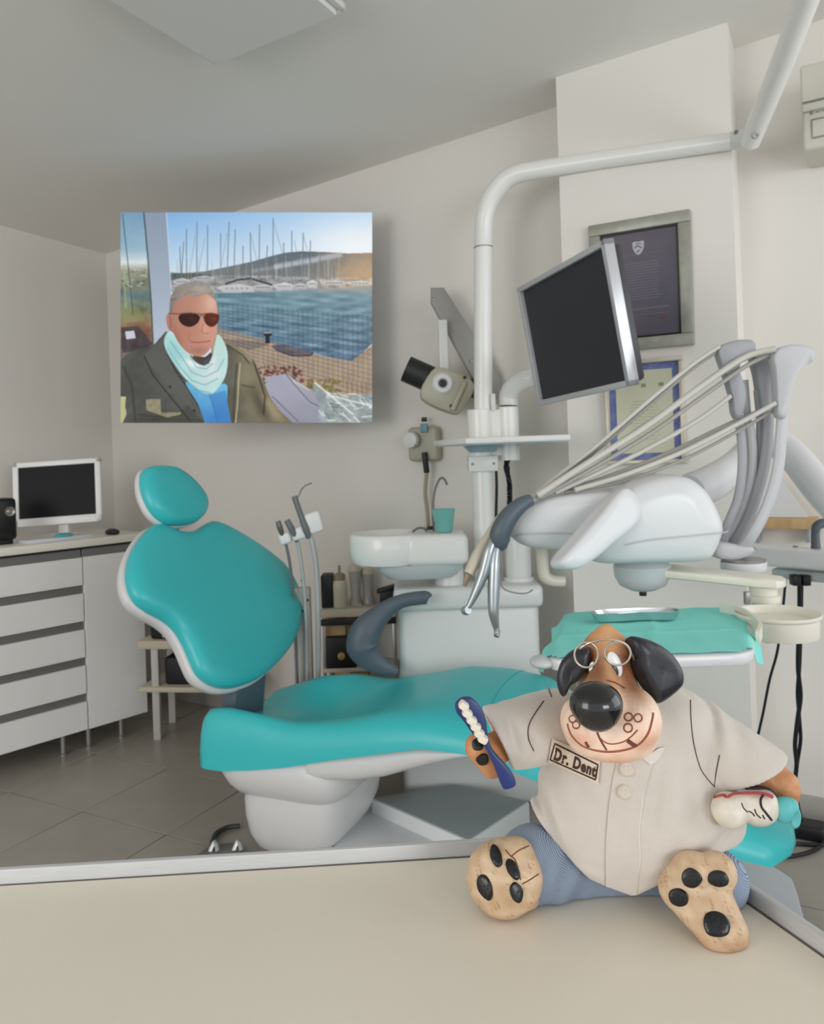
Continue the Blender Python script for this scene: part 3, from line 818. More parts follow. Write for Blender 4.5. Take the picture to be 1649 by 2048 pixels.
bm = new(); lathe(bm, [(.012, 0), (.012, .008), (.006, .008), (.005, .004), (.001, .004)], axisM(P(1511, 271, yp - .56), (-.1, -1, -.1)), 14); obj('bolt', bm, M_chan, elb)
bm = new(); lathe(bm, [(.008, 0), (.008, .006), (.001, .007)], axisM(P(1473, 266, yp - .46), (0, -1, .4)), 12); obj('bolt', bm, M_chan, elb)
bm = new(); tube(bm, [P(1502, 282, yp - .48), P(1560, 140, yp - .8), P(1617, -10, yp - 1.05), P(1660, -120, yp - 1.2)], .033, seg=20, smooth=3); obj('overhead_tube', bm, M_pole, unit)
# tray shelf on the post
zs_ = 1.372
A_ = PZ(930, 886, zs_); 
fl = P(932, 886, 2.68); fr = P(1143, 884, 2.68); bl = P(868, 900, 3.16); brr = P(1090, 897, 3.16)
bm = new(); prism(bm, [(v.x, v.y) for v in (fl, fr, brr, bl)], zs_, zs_ + .022, None, .006); sh = obj('tray_shelf', bm, M_pole, unit)
M_pg = mat('pale_blue_glass', (150, 178, 190), .15, spec=.6)
cc = (fl + fr + brr + bl) / 4
bm = new(); prism(bm, [((cc + (v - cc) * .93).x, (cc + (v - cc) * .93).y) for v in (fl, fr, brr, bl)], zs_ - .004, zs_ + .001); obj('glass_underside', bm, M_pg, sh)
bm = new(); lathe(bm, [(.075, zs_ - .005), (.06, zs_ - .02), (.05, zs_ - .03), (.03, zs_ - .03)], Matrix.Translation((xp, yp - .03, 0)), 24); obj('shelf_mount', bm, M_pg, sh)
# black coiled cable beside the post
pts = [P(1018, 905, yp + .03), P(1013, 925, yp + .03), P(1019, 960, yp + .03), P(1020, 1005, yp + .03)]
path = catmull(pts, 10); co = []
for i, p in enumerate(path):
    for k in range(5):
        a = (i * 5 + k) * 1.35; co.append(p + Vector((math.cos(a) * .009, math.sin(a) * .009, -k * .006)))
obj('coiled_cable', tb(co, .0035, seg=6, smooth=1), M_black, unit)
obj('cable', tb([P(993, 940, yp + .03), P(994, 980, yp + .03), P(992, 1060, yp + .03), P(990, 1180, yp + .03)], .006, seg=8), M_blk, unit)
# second short column on the unit
q = P(1038, 1150, yp); bm = new(); lathe(bm, [(.06, zl - .005), (.058, zl + .03), (.05, P(1038, 1160, yp).z), (.05, P(1038, 1070, yp).z), (.046, P(1038, 1050, yp).z)], Matrix.Translation((q.x, yp, 0)), 24); obj('column', bm, M_uw, unit)
# spittoon
xa, xb = up(697, 1100).x, up(937, 1100).x; zs1 = up(820, 1069).z; zs0 = up(820, 1133).z; ysp = YU + .10
sx = xa + .155
bm = new(); lathe(bm, [(.10, zs0), (.140, zs0 + .006), (.153, zs0 + .03), (.156, zs0 + .06), (.156, zs1 - .012), (.150, zs1 - .002), (.144, zs1), (.136, zs1 - .004), (.12, zs1 - .03), (.08, zs1 - .055), (.03, zs1 - .062), (.001, zs1 - .062)], Matrix.Translation((sx, ysp, 0)), 40, 1.0, .92); obj('spittoon_bowl', bm, M_cer0, unit)
bm = new(); box(bm, (xb - sx - .06, .27, zs1 - zs0 - .002), Matrix.Translation(((sx + .06 + xb) / 2, ysp + .005, (zs0 + zs1) / 2)), .028, 4); obj('spittoon_block', bm, M_cer0, unit)
bm = new(); rings = []
for z, k in ((zs0 + .004, 1.0), (zs0 - .02, .96), (zs0 - .042, .84), (zs0 - .052, .76)):
    cx = (xa + xb) / 2 + .045; ring = []
    for i in range(36):
        a = 2 * math.pi * i / 36; ca_, sa = math.cos(a), math.sin(a)
        ring.append((cx + .17 * k * math.copysign(abs(ca_) ** .6, ca_), ysp + .115 * k * math.copysign(abs(sa) ** .6, sa), z))
    rings.append(ring)
rings_mesh(bm, rings); obj('spittoon_pan', bm, M_ug, unit)
q = up(900, 1165, .1); bm = new(); lathe(bm, [(.062, zl - .004), (.058, zl + .01), (.055, zs0 - .03), (.055, zs0)], Matrix.Translation((q.x, ysp, 0)), 26); obj('spittoon_neck', bm, M_uw, unit)
for pts, r in (([(868, 1066), (866, 1020), (870, 982), (880, 958), (889, 958), (895, 970)], .0045), ([(823, 1070), (830, 1060), (840, 1056), (851, 1058), (853, 1068)], .0045)):
    obj('spout', tb([up(x, y, .10) for x, y in pts], r, seg=8), M_hosed, unit)
obj('spout_clip', bxm(up(860, 1056, .1), (.022, .02, .014), None, .003), M_blk, unit)
# paper cup
M_cup = mat('teal_translucent_cup', (140, 214, 208), .25, trans=.3)
q = up(889, 1065, .05); zc = zs1
bm = new(); lathe(bm, [(.030, zc), (.032, zc + .002), (.044, zc + .083), (.0455, zc + .085), (.044, zc + .087), (.042, zc + .083), (.030, zc + .006), (.001, zc + .006)], Matrix.Translation((q.x, q.y, .0008)), 28)
cup = tag(obj('drinking_cup', bm, M_cup), 'teal plastic drinking cup on the white spittoon', 'cup')

# ------------------------------------------------------------------ x-ray arm on the back wall
M_xg = mat('xray_grey', (148, 147, 142), .45); M_xb = mat('xray_beige', (176, 172, 154), .45, var=.02); M_xd = mat('xray_dark', (30, 30, 30), .45)
YX = 3.34
def xp_(px, py, dy=0): return P(px, py, YX + dy)
w0 = C0 + BD * 2.55; q = xp_(985, 775)
xr = thing('xray_camera', (q.x, q.y, q.z), 'beige dental x-ray camera on a grey folding arm behind the post', 'x-ray camera')
out = [(862, 577), (888, 577), (1000, 752), (1003, 775), (992, 800), (960, 790), (938, 745), (862, 606)]
oo = P(930, 690, YX); pts2 = plane_uv(out, oo, Vector((0, -1, 0)), Vector((1, 0, 0)), Vector((0, 0, 1)))
bm = new(); prism(bm, pts2, -.025, .025, frame(oo, (1, 0, 0), (0, 0, 1)), .006); arm = obj('scissor_arm', bm, M_xg, xr)
wy = lambda x: C0.y + (x - C0.x) * BD.y / BD.x
bm = new(); q = xp_(975, 780); box(bm, (.09, max(.05, wy(q.x) - q.y + .02), .12), Matrix.Translation((q.x, (q.y + wy(q.x)) / 2, q.z)), .01); obj('wall_plate', bm, M_xb, xr)
for px, py in ((867, 598), (942, 722)): bm = new(); lathe(bm, [(.008, 0), (.008, .004), (.001, .005)], axisM(xp_(px, py, -.025), (0, -1, 0)), 12); obj('pivot', bm, M_chan, arm)
bm = new(); q0, q1 = xp_(886, 640, -.05), xp_(889, 752, -.05); box(bm, (.038, .03, (q0 - q1).length), frame((q0 + q1) / 2, (1, 0, 0), ez=(q0 - q1)), .005); obj('link_bar', bm, M_uw, xr)
hc = xp_(896, 782, -.06); RX = Matrix.Rotation(math.radians(26), 4, 'Y')
bm = new(); pillow(bm, [(-.09, -.075), (.06, -.08), (.09, -.04), (.095, .05), (.05, .08), (-.06, .075), (-.1, .03)], [(.85, -.07), (.97, -.062), (1, -.045), (1, .045), (.97, .062), (.85, .07)], Matrix.Translation(hc) @ RX @ Matrix.Rotation(math.pi / 2, 4, 'X'), n=4); hd = obj('tube_head', bm, M_xb, xr)
ax = RX.to_3x3() @ Vector((-1, 0, 0)); cst = hc + ax * .08 + Vector((0, 0, .016))
bm = new(); lathe(bm, [(.056, 0), (.056, .11), (.052, .112), (.05, .02)], axisM(cst, ax), 28); obj('cone', bm, M_xd, xr)
rc = xp_(886, 767, -.13); bm = new(); lathe(bm, [(.045, 0), (.045, .004), (.039, .010), (.036, .016), (.022, .016), (.018, .010), (.001, .010)], axisM(rc, (0, -1, 0)), 28); kn = obj('pivot_ring', bm, M_uw, hd)
bm = new(); lathe(bm, [(.017, 0), (.016, .006), (.001, .009)], axisM(rc - Vector((0, .009, 0)), (0, -1, 0)), 20); obj('pivot_cap', bm, M_xd, hd)
bm = new(); box(bm, (.02, .03, .13), Matrix.Translation(xp_(918, 792, -.13)) @ RX, .006); obj('trim_bar', bm, M_xb, hd)
for px, py in ((930, 755), (903, 812)): bm = new(); lathe(bm, [(.007, 0), (.007, .003), (.001, .004)], axisM(xp_(px, py, -.135), (0, -1, 0)), 10); obj('screw', bm, M_xd, hd)
obj('yoke', tb([xp_(940, 762, -.06), xp_(950, 775, -.05), xp_(944, 795, -.05)], .018, seg=10), M_xd, xr)
# ------------------------------------------------------------------ x-ray timer box on the back wall
q = P(850, 888, 3.4); yw = wy(q.x)
sbox = thing('xray_timer_box', (q.x, yw, q.z), 'beige timer box with white round knob and pale cord on the back wall', 'control box')
def tw(px, py, off=.0):
    u, v = uv(px, py); Y = (C0.y - C0.x * BD.y / BD.x) / (1 - u * BD.y / BD.x); Y -= off
    return P(px, py, Y)
RW = Matrix.Rotation(math.atan2(BD.y, BD.x), 4, 'Z')
q = tw(850, 888, .035); bm = new(); box(bm, (.155, .055, .155), Matrix.Translation(q) @ RW, .02, 3); obj('housing', bm, M_xb, sbox)
q = tw(827, 880, .085); bm = new(); lathe(bm, [(.032, 0), (.036, .012), (.033, .03), (.001, .034)], axisM(q, (BN.x, BN.y, 0)), 26); obj('knob', bm, M_uw, sbox)
obj('label_plate', bxm(tw(849, 856, .075), (.034, .012, .04), RW, .002), mat('teal_grey_label', (104, 150, 160), .4), sbox)
obj('switch', bxm(tw(849, 839, .06), (.02, .02, .02), RW, .003), M_xd, sbox)
obj('plug', tb([tw(849, 905, .08), tw(851, 920, .08), tw(854, 945, .07)], .013, seg=10), M_xd, sbox)
obj('cord', tb([tw(854, 945, .07), tw(851, 985, .06), tw(855, 1020, .06), tw(857, 1060, .05), tw(856, 1130, .05), tw(854, 1200, .04)], .009, seg=10), mat('pale_tan_cord', (168, 156, 136), .6), sbox)

# ================================================================== screen on the unit's swivel arm
mc0 = P(1033, 577, 2.52); mc1 = P(1078, 812, 2.52); mc2 = P(1262, 772, 2.02); mc3 = P(1208, 478, 2.02)
ctr = (mc0 + mc1 + mc2 + mc3) / 4
mx = ((mc3 + mc2) / 2 - (mc0 + mc1) / 2); my = ((mc0 + mc3) / 2 - (mc1 + mc2) / 2); wS, hS = mx.length, my.length
MS = frame(ctr, mx, my)
if (MS.to_3x3() @ Vector((0, 0, 1))).y > 0: MS = MS @ Matrix.Diagonal((1, 1, -1, 1))
M_sil = mat('silver_plastic', (196, 198, 202), .28, metal=.6); M_silb = mat('silver_bezel', (186, 188, 190), .4, metal=.2)
mon = thing('chairside_screen', ctr - (MS.to_3x3() @ Vector((0, 0, 1))) * .05, 'tilted flat screen with silver bezel mounted on the dental unit', 'monitor')
bz = .017
for a, b, lx, ly in ((0, .5, wS, bz), (0, -.5, wS, bz), (-.5, 0, bz, hS), (.5, 0, bz * 1.05, hS)):
    bm = new(); box(bm, (lx, ly, .032), MS @ Matrix.Translation((a * (wS - (lx if lx < .1 else 0)), b * (hS - (ly if ly < .1 else 0)), -.014)), .003); obj('bezel', bm, M_sil if a == .5 else M_silb, mon)
bm = new(); box(bm, (wS - 1.6 * bz, hS - 1.6 * bz, .02), MS @ Matrix.Translation((0, 0, -.022))); obj('screen', bm, mat('dark_screen', (46, 46, 52), .4, spec=.3), mon)
bm = new(); box(bm, (wS - .02, hS - .02, .03), MS @ Matrix.Translation((0, 0, -.045)), .012); obj('back_shell', bm, mat('charcoal_plastic', (60, 60, 66), .4), mon)
bk = ctr - (MS.to_3x3() @ Vector((0, 0, 1))) * .07
q = P(1017, 812, yp)
obj('swivel_arm', tb([q, P(1018, 792, yp), P(1030, 772, yp - .03), P(1058, 757, yp - .08), P(1090, 750, yp - .16), bk], [.040, .040, .038, .036, .03, .026], seg=16, smooth=8), M_uw, mon)
bm = new(); box(bm, (.10, .10, .03), MS @ Matrix.Translation((0, 0, -.065)), .004); obj('mount_plate', bm, M_uw, mon)

# ================================================================== framed certificates on the pillar
PO = Vector((pa.x, pa.y, 1.6)); PN3 = Vector((PILN.x, PILN.y, 0)); PX3 = Vector((PILDIR.x, PILDIR.y, 0))
def on_pillar(px, py, off=0.0):
    w = PPL(px, py, PO + PN3 * off, PN3) - PO; return w.dot(PX3), w.z
def picture(name, label, x0, x1, z0, z1, fw, m_frame, m_mat, bord, m_paper, prints):
    cx, cz = (x0 + x1) / 2, (z0 + z1) / 2; w, h = x1 - x0, z1 - z0
    M = frame(PO + PX3 * cx + UP * cz, PX3, UP)
    if (M.to_3x3() @ Vector((0, 0, 1))).dot(PN3) < 0: M = M @ Matrix.Diagonal((1, 1, -1, 1))
    t = thing(name, PO + PX3 * cx + UP * cz, label, 'picture frame')
    for a, b, lx, ly in ((0, .5, w, fw), (0, -.5, w, fw), (-.5, 0, fw, h - 2 * fw), (.5, 0, fw, h - 2 * fw)):
        bm = new(); box(bm, (lx, ly, .026), M @ Matrix.Translation((a * (w - fw), b * (h - fw), .0135)), .004); obj('frame_bar', bm, m_frame, t)
    bm = new(); box(bm, (w - 2 * fw, h - 2 * fw, .008), M @ Matrix.Translation((0, 0, .008))); obj('backing', bm, m_mat, t)
    if bord > 0:
        bm = new(); box(bm, (w - 2 * fw - 2 * bord, h - 2 * fw - 2 * bord, .001), M @ Matrix.Translation((0, 0, .0125))); obj('sheet', bm, m_paper, t)
    for pm, rects in prints:
        bm = new()
        for (rx, ry, rw, rh) in rects: box(bm, (rw * w, rh * h, .0006), M @ Matrix.Translation((rx * w, ry * h, .0135)))
        obj('print', bm, pm, t, smooth=False)
    return t, M, w, h
M_fs = mat('antique_silver_frame', (158, 158, 148), .4, metal=.35, var=.10, vscale=30)
M_fc = mat('champagne_frame', (206, 198, 182), .35, metal=.25, var=.05, vscale=30)
M_pur = mat('purple_print', (78, 74, 92), .45, rgb2=(96, 88, 98), vscale=6); M_gr = mat('faint_print_grey', (112, 106, 118), .5); M_wht = mat('print_white', (176, 176, 184), .5); M_red = mat('print_red', (104, 62, 72), .5)
a = on_pillar(1381, 421); b = on_pillar(1393, 690); l = on_pillar(1181, 480)
x0, x1 = l[0], (a[0] + b[0]) / 2; z1, z0 = a[1], b[1]
lines = [(.0, .16 - .021 * k, .34 + .06 * ((k * 7) % 5) / 5, .006) for k in range(14)]
t1, Mp, w1, h1 = picture('framed_certificate', 'purple certificate in wide antique silver frame on the pillar behind the screen', x0, x1, z0, z1, .042, M_fs, M_blk, .008, M_pur,
    [(M_gr, lines + [(0, .225, .46, .004), (.02, -.19, .5, .010), (0, -.235, .55, .004)]), (M_red, [(.22, -.27, .05, .03)])])
# crest on the certificate: shield with a bend and small strokes
def shield(s, M, m, par):
    o = [(-.5, .5), (-.28, .56), (0, .5), (.28, .56), (.5, .5), (.46, -.05), (.28, -.42), (0, -.62), (-.28, -.42), (-.46, -.05)]
    bm = new(); prism(bm, [(x * s, y * s) for x, y in o], .0132, .0140, M); return obj('crest', bm, m, par, smooth=False)
cu = on_pillar(1279, 497); Mc = Mp @ Matrix.Translation((cu[0] - (x0 + x1) / 2, cu[1] - (z0 + z1) / 2, 0))
if (Mp.to_3x3() @ Vector((1, 0, 0))).dot(PX3) < 0: pass
cr = shield(.042, Mc, M_wht, t1)
bm = new()
for (x, y, w_, h_, r_) in ((-.007, .004, .014, .004, .7), (.006, .002, .016, .004, -.6), (0, -.012, .012, .004, .5), (.001, .014, .018, .003, 0)):
    box(bm, (w_, h_, .0006), Mc @ Matrix.Translation((x, y, .0144)) @ Matrix.Rotation(r_, 4, 'Z'))
obj('crest_detail', bm, M_pur, cr, smooth=False)
a = on_pillar(1366, 712); b = on_pillar(1378, 926); l = on_pillar(1213, 800)
M_blue = mat('blue_border_print', (62, 74, 150), .5, rgb2=(128, 138, 178), vscale=22); M_yel = mat('cream_sheet', (204, 204, 180), .6, var=.03); M_txt = mat('print_faint', (176, 176, 158), .6); M_emb = mat('print_emblem', (140, 146, 120), .6)
lines2 = [(.0, .10 - .03 * k, .30 + .12 * ((k * 5) % 4) / 4, .006) for k in range(13)]
t2, Mp2, w2, h2 = picture('framed_diploma', 'cream diploma with blue border in champagne frame on the pillar under the silver frame', l[0], (a[0] + b[0]) / 2, b[1], a[1], .016, M_fc, M_blue, .024, M_yel, [(M_txt, lines2), (M_emb, [(0, .25, .06, .035)]), (M_emb, [(.22, .25, .06, .035)])])

# ================================================================== delivery unit: console, hoses, arms, round tray
YC = 1.85
def dp(px, py, dy=0): return P(px, py, YC + dy)
M_cw = mat('console_white', (216, 217, 219), .25, var=.005); M_gw = mat('whip_grey', (158, 159, 164), .42); M_gl = mat('whip_light_grey', (190, 191, 194), .4)
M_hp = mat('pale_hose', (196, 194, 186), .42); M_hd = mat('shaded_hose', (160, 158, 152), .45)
c = dp(1300, 1100, .12)
dl = thing('delivery_unit', (c.x, c.y, c.z), 'white instrument console with hose whips above the teal tray', 'instrument console')
def slab(px, Yf, depth, prof, name, m, n=5, par=None):
    o = P(sum(p[0] for p in px) / len(px), sum(p[1] for p in px) / len(px), Yf)
    pts = plane_uv(px, o, Vector((0, -1, 0)), Vector((1, 0, 0)), Vector((0, 0, 1)))
    M = frame(o, (1, 0, 0), (0, 0, 1))            # local z points to the viewer
    bm = new(); pillow(bm, pts, [(s, -depth * t) for s, t in prof], M, n=n)
    return obj(name, bm, m, par or dl, angle=60)
RND = [(.5, -.03), (.8, -.02), (.93, .02), (.98, .08), (1.0, .18), (1.0, .8), (.97, .93), (.88, 1.0), (.5, 1.02)]
body = slab([(1236, 992), (1262, 976), (1300, 960), (1345, 951), (1385, 955), (1418, 977), (1440, 1010), (1455, 1048), (1455, 1070), (1441, 1106), (1424, 1124), (1380, 1129), (1300, 1130), (1200, 1130), (1180, 1100), (1200, 1040)], 1.76, .32, RND, 'console_body', M_cw, 4)
slab([(1021, 1062), (1030, 1034), (1056, 1010), (1100, 995), (1170, 986), (1235, 984), (1262, 1000), (1250, 1060), (1210, 1094), (1150, 1102), (1075, 1100), (1036, 1086)], 1.82, .24, RND, 'console_nose', M_cw, 4)
# parting lines
def onf(px, py, Y): return P(px, py, Y)
obj('parting_line', tb([P(1252, 1090, 1.748), P(1300, 1080, 1.744), P(1380, 1072, 1.744), P(1440, 1066, 1.752), P(1456, 1063, 1.80), P(1455, 1063, 1.9)], .0014, seg=6), M_gl, body)
obj('parting_line', tb([P(1030, 1072, 1.83), P(1050, 1068, 1.806), P(1100, 1066, 1.806), P(1160, 1067, 1.806)], .0014, seg=6), M_gl, body)
# big tilted end panel with thumb rest
n_ = Vector((.42, -.86, .22)).normalized(); o_ = P(1208, 1055, 1.70)
lx_ = Vector((0, 0, 1)) - n_ * n_.z; lx_ = lx_.normalized(); ly_ = n_.cross(lx_).normalized()
ppx = [(1252, 977), (1272, 985), (1284, 1008), (1283, 1035), (1262, 1060), (1228, 1086), (1198, 1112), (1170, 1131), (1148, 1136), (1131, 1130), (1128, 1118), (1140, 1100), (1170, 1066), (1205, 1025), (1232, 992)]
p2 = plane_uv(ppx, o_, n_, lx_, ly_)
bm = new(); pillow(bm, p2, [(.9, -.055), (.99, -.05), (1.02, -.042), (1.03, -.012), (1.01, -.003), (.95, .004), (.75, .008), (.3, .010)], frame(o_, lx_, ly_), n=4); obj('end_panel', bm, M_cw, dl, angle=60)
# slate handle over the nose, L-shaped grip
obj('slate_handle', tb([P(1062, 1000, 1.80), P(1042, 1010, 1.79), P(1018, 1034, 1.785), P(1003, 1062, 1.785), P(1000, 1082, 1.79), P(1006, 1092, 1.80)], [.014, .018, .022, .024, .024, .014], seg=16, smooth=7), M_slate, dl)
obj('grip', tb([P(1084, 1096, 1.93), P(1086, 1130, 1.93), P(1090, 1152, 1.93), P(1106, 1161, 1.93), P(1130, 1162, 1.93)], [.016, .015, .015, .014, .0135], seg=14, smooth=7), M_ivory, dl)
# hub and arm under the console
q = dp(1285, 1140, .05); bm = new(); lathe(bm, [(.001, -.05), (.03, -.048), (.055, -.036), (.066, -.015), (.068, .012), (.05, .03)], Matrix.Translation(q), 28); hub = obj('hub', bm, M_ug, dl)
bm = new(); lathe(bm, [(.009, -.062), (.009, -.045)], Matrix.Translation(q), 12); obj('hub_pin', bm, M_black, hub)
aL = P(1290, 1137, 1.92); aR = P(1538, 1163, 1.765); adir = (aR - aL); 
rings = []
for t, w_, h_ in ((-.08, .03, .02), (0, .05, .026), (.5, .045, .024), (.92, .046, .024), (1.08, .04, .022), (1.12, .02, .016)):
    cpt = aL + adir * t; side = Vector((adir.y, -adir.x, 0)).normalized(); ring = []
    for k in range(20):
        a = 2 * math.pi * k / 20; ca_, sa = math.cos(a), math.sin(a)
        ring.append(cpt + side * w_ * math.copysign(abs(ca_) ** .45, ca_) + UP * (h_ * .5) * math.copysign(abs(sa) ** .45, sa))
    rings.append(ring)
bm = new(); rings_mesh(bm, rings); arm = obj('swing_arm', bm, M_ivory, dl)
jq = P(1527, 1172, 1.775)
bm = new(); lathe(bm, [(.030, .006), (.030, -.018), (.036, -.02), (.036, -.034), (.026, -.036), (.026, -.052), (.04, -.06)], Matrix.Translation(jq), 24); obj('joint', bm, M_ivory, arm)
q = P(1495, 1196, 1.70); obj('joint_lever', bxm(q, (.012, .012, .028), None, .002), M_chan, arm)
# round bowl tray
q = P(1556, 1228, 1.64); R = .083
bm = new(); lathe(bm, [(.04, -.046), (R * .93, -.044), (R * .95, -.04), (R * .965, -.006), (R * 1.02, -.002), (R * 1.025, .002), (R, .004), (R * .95, -.002), (R * .9, -.012), (.001, -.014)], Matrix.Translation(q), 44); obj('round_tray', bm, M_ivory, dl)
jb = jq + Vector((0, 0, -.05)); obj('tray_link', tb([jb, jb + Vector((0, -.005, -.06)), q + Vector((0, .03, -.052))], .014, seg=14), M_ivory, dl)
# whip arms: three flag heads on curved ribbons
def flag(px, Y, name='whip_head', m=M_gw):
    return slab(px, Y, .035, [(.9, -.02), (.97, .03), (1, .2), (1, .8), (.97, .97), (.9, 1.02)], name, m, 4)
wA = flag([(1438, 702), (1450, 688), (1480, 679), (1508, 680), (1514, 697), (1508, 712), (1486, 722), (1480, 740), (1488, 765), (1494, 800), (1484, 838), (1472, 830), (1466, 790), (1452, 745)], 1.93)
wB = flag([(1549, 712), (1562, 695), (1590, 688), (1622, 692), (1634, 706), (1626, 724), (1604, 735), (1592, 755), (1584, 790), (1578, 822), (1570, 838), (1558, 828), (1556, 780), (1553, 740)], 1.90, m=M_gl)
wC = flag([(1508, 712), (1530, 706), (1548, 712), (1552, 750), (1550, 800), (1545, 836), (1530, 838), (1524, 800), (1516, 750)], 1.97)
def ribbon(pts, r, m, Y): return obj('whip_ribbon', tb([P(x, y, Y + d) for x, y, d in pts], r, seg=10, smooth=7, flat=((0, 1, 0), .6)), m, dl)
ribbon([(1476, 825, 0), (1484, 880, 0), (1485, 940, 0), (1476, 1000, 0), (1456, 1050, .0), (1446, 1090, .02)], .012, M_gw, 1.95)
ribbon([(1500, 845, 0), (1506, 900, 0), (1503, 960, 0), (1488, 1020, 0), (1464, 1072, .0), (1450, 1098, .02)], .012, M_gl, 1.98)
ribbon([(1538, 830, 0), (1536, 890, 0), (1526, 950, 0), (1504, 1020, 0), (1474, 1080, .0), (1454, 1102, .02)], .014, M_gw, 1.97)
ribbon([(1516, 780, 0), (1522, 860, 0), (1516, 930, 0), (1498, 1000, 0), (1470, 1066, .0), (1450, 1096, .02)], .011, M_gw, 1.99)
ribbon([(1566, 830, 0), (1562, 880, 0), (1556, 940, 0), (1536, 1010, 0), (1504, 1072, .0), (1478, 1104, .02)], .015, M_gl, 1.92)
ribbon([(1490, 760, 0), (1496, 840, 0), (1497, 920, 0), (1490, 980, 0), (1470, 1040, .0), (1448, 1090, .02)], .010, M_gl, 2.0)
slab([(1440, 1085), (1480, 1090), (1512, 1096), (1505, 1112), (1470, 1122), (1440, 1118), (1430, 1104)], 1.92, .10, RND, 'whip_socket', M_gl, 3)
q = P(1488, 1128, 1.93); bm = new(); lathe(bm, [(.052, -.014), (.054, -.010), (.054, .006), (.046, .010), (.001, .010)], Matrix.Translation(q), 32); obj('pivot_disc', bm, M_cw, dl)
bm = new(); lathe(bm, [(.0525, .0095), (.0525, .0125), (.03, .013)], Matrix.Translation(q), 32); obj('pivot_gasket', bm, M_chan, dl)
# hoses from the whips to the instrument holders
def hs(pts, r, m): return obj('instrument_hose', tb([P(x, y, Y) for x, y, Y in pts], r, seg=10, smooth=8), m, dl)
hs([(1440, 693, 1.93), (1385, 730, 1.92), (1300, 800, 1.90), (1190, 895, 1.87), (1100, 965, 1.84), (1066, 996, 1.82)], .0052, M_hp)
hs([(1440, 700, 1.945), (1380, 742, 1.93), (1295, 815, 1.91), (1180, 912, 1.88), (1095, 975, 1.85), (1060, 1004, 1.82)], .0045, M_hd)
hs([(1512, 706, 1.97), (1440, 745, 1.96), (1330, 825, 1.92), (1210, 905, 1.88), (1110, 968, 1.84), (1062, 1002, 1.815)], .0072, M_hp)
hs([(1552, 698, 1.90), (1490, 715, 1.91), (1400, 775, 1.90), (1290, 855, 1.87), (1170, 930, 1.83), (1075, 992, 1.80)], .0078, M_hp)
hs([(1556, 706, 1.93), (1500, 728, 1.92), (1410, 790, 1.91), (1300, 868, 1.88), (1180, 940, 1.84), (1080, 996, 1.81)], .0055, M_hd)
hs([(1462, 792, 1.93), (1400, 838, 1.92), (1310, 890, 1.90), (1200, 945, 1.86), (1110, 985, 1.83)], .0062, M_hp)
hs([(1520, 822, 1.97), (1450, 852, 1.95), (1340, 905, 1.92), (1220, 952, 1.88), (1130, 982, 1.86)], .0055, M_hd)
hs([(1552, 806, 1.90), (1480, 846, 1.90), (1370, 902, 1.88), (1250, 950, 1.85), (1150, 980, 1.83)], .0062, M_hp)
hs([(1556, 816, 1.93), (1470, 866, 1.92), (1370, 918, 1.90), (1250, 962, 1.87), (1130, 985, 1.85)], .0042, M_hd)
# hand pieces hanging from the slate handle
hp1 = obj('hand_piece', tb([P(1028, 1012, 1.84), P(1000, 1040, 1.83), P(978, 1075, 1.82), P(955, 1115, 1.81), P(938, 1148, 1.80)], [.010, .012, .013, .0155, .012], seg=14, smooth=6), mat('ivory_hand_piece', (202, 194, 176), .4), dl)
obj('tip', tb([P(938, 1148, 1.80), P(933, 1160, 1.80), P(930, 1172, 1.80)], [.008, .007, .004], seg=10), M_tan, hp1)
M_st = mat('brushed_steel', (168, 174, 178), .28, metal=.75)
hp2 = obj('hand_piece', tb([P(992, 1072, 1.79), P(980, 1100, 1.785), P(968, 1145, 1.78), P(952, 1185, 1.775), P(937, 1215, 1.77)], [.012, .0145, .0135, .010, .006], seg=14, smooth=6), M_st, dl)
bm = new(); lathe(bm, [(.009, -.008), (.011, 0), (.009, .008)], axisM(P(933, 1221, 1.77), (.5, -.8, .3)), 16); obj('tip', bm, M_st, hp2)
hp3 = obj('hand_piece', tb([P(994, 1092, 1.785), P(990, 1130, 1.78), P(988, 1180, 1.775), P(988, 1225, 1.77), P(993, 1255, 1.77)], [.010, .0145, .014, .012, .007], seg=14, smooth=6), M_st, dl)
obj('tip', tb([P(992, 1250, 1.77), P(995, 1265, 1.77), P(993, 1273, 1.765)], [.006, .007, .006], seg=10), M_st, hp3)
obj('cable', tb([P(1000, 1100, 1.82), P(1004, 1140, 1.83), P(1003, 1170, 1.84), P(1020, 1183, 1.86), P(1050, 1187, 1.88), P(1066, 1180, 1.9)], .002, seg=8), M_hd, dl)
# carrier tube behind the whips, down to its floor post outside the frame
ct = [P(1380, 985, 2.10), P(1425, 965, 2.16), P(1475, 930, 2.24), P(1530, 880, 2.30), P(1580, 905, 2.26), P(1649, 985, 2.12), P(1765, 1100, 1.92)]
obj('carrier_tube', tb(ct, [.05, .05, .045, .042, .044, .046, .048], seg=20, smooth=8), M_cw, dl)
e = ct[-1]; bm = new(); lathe(bm, [(.16, 0), (.16, .02), (.06, .04), (.05, .08), (.05, e.z + .05), (.001, e.z + .06)], Matrix.Translation((e.x + .03, e.y, .001)), 28); obj('floor_post', bm, M_cw, dl)

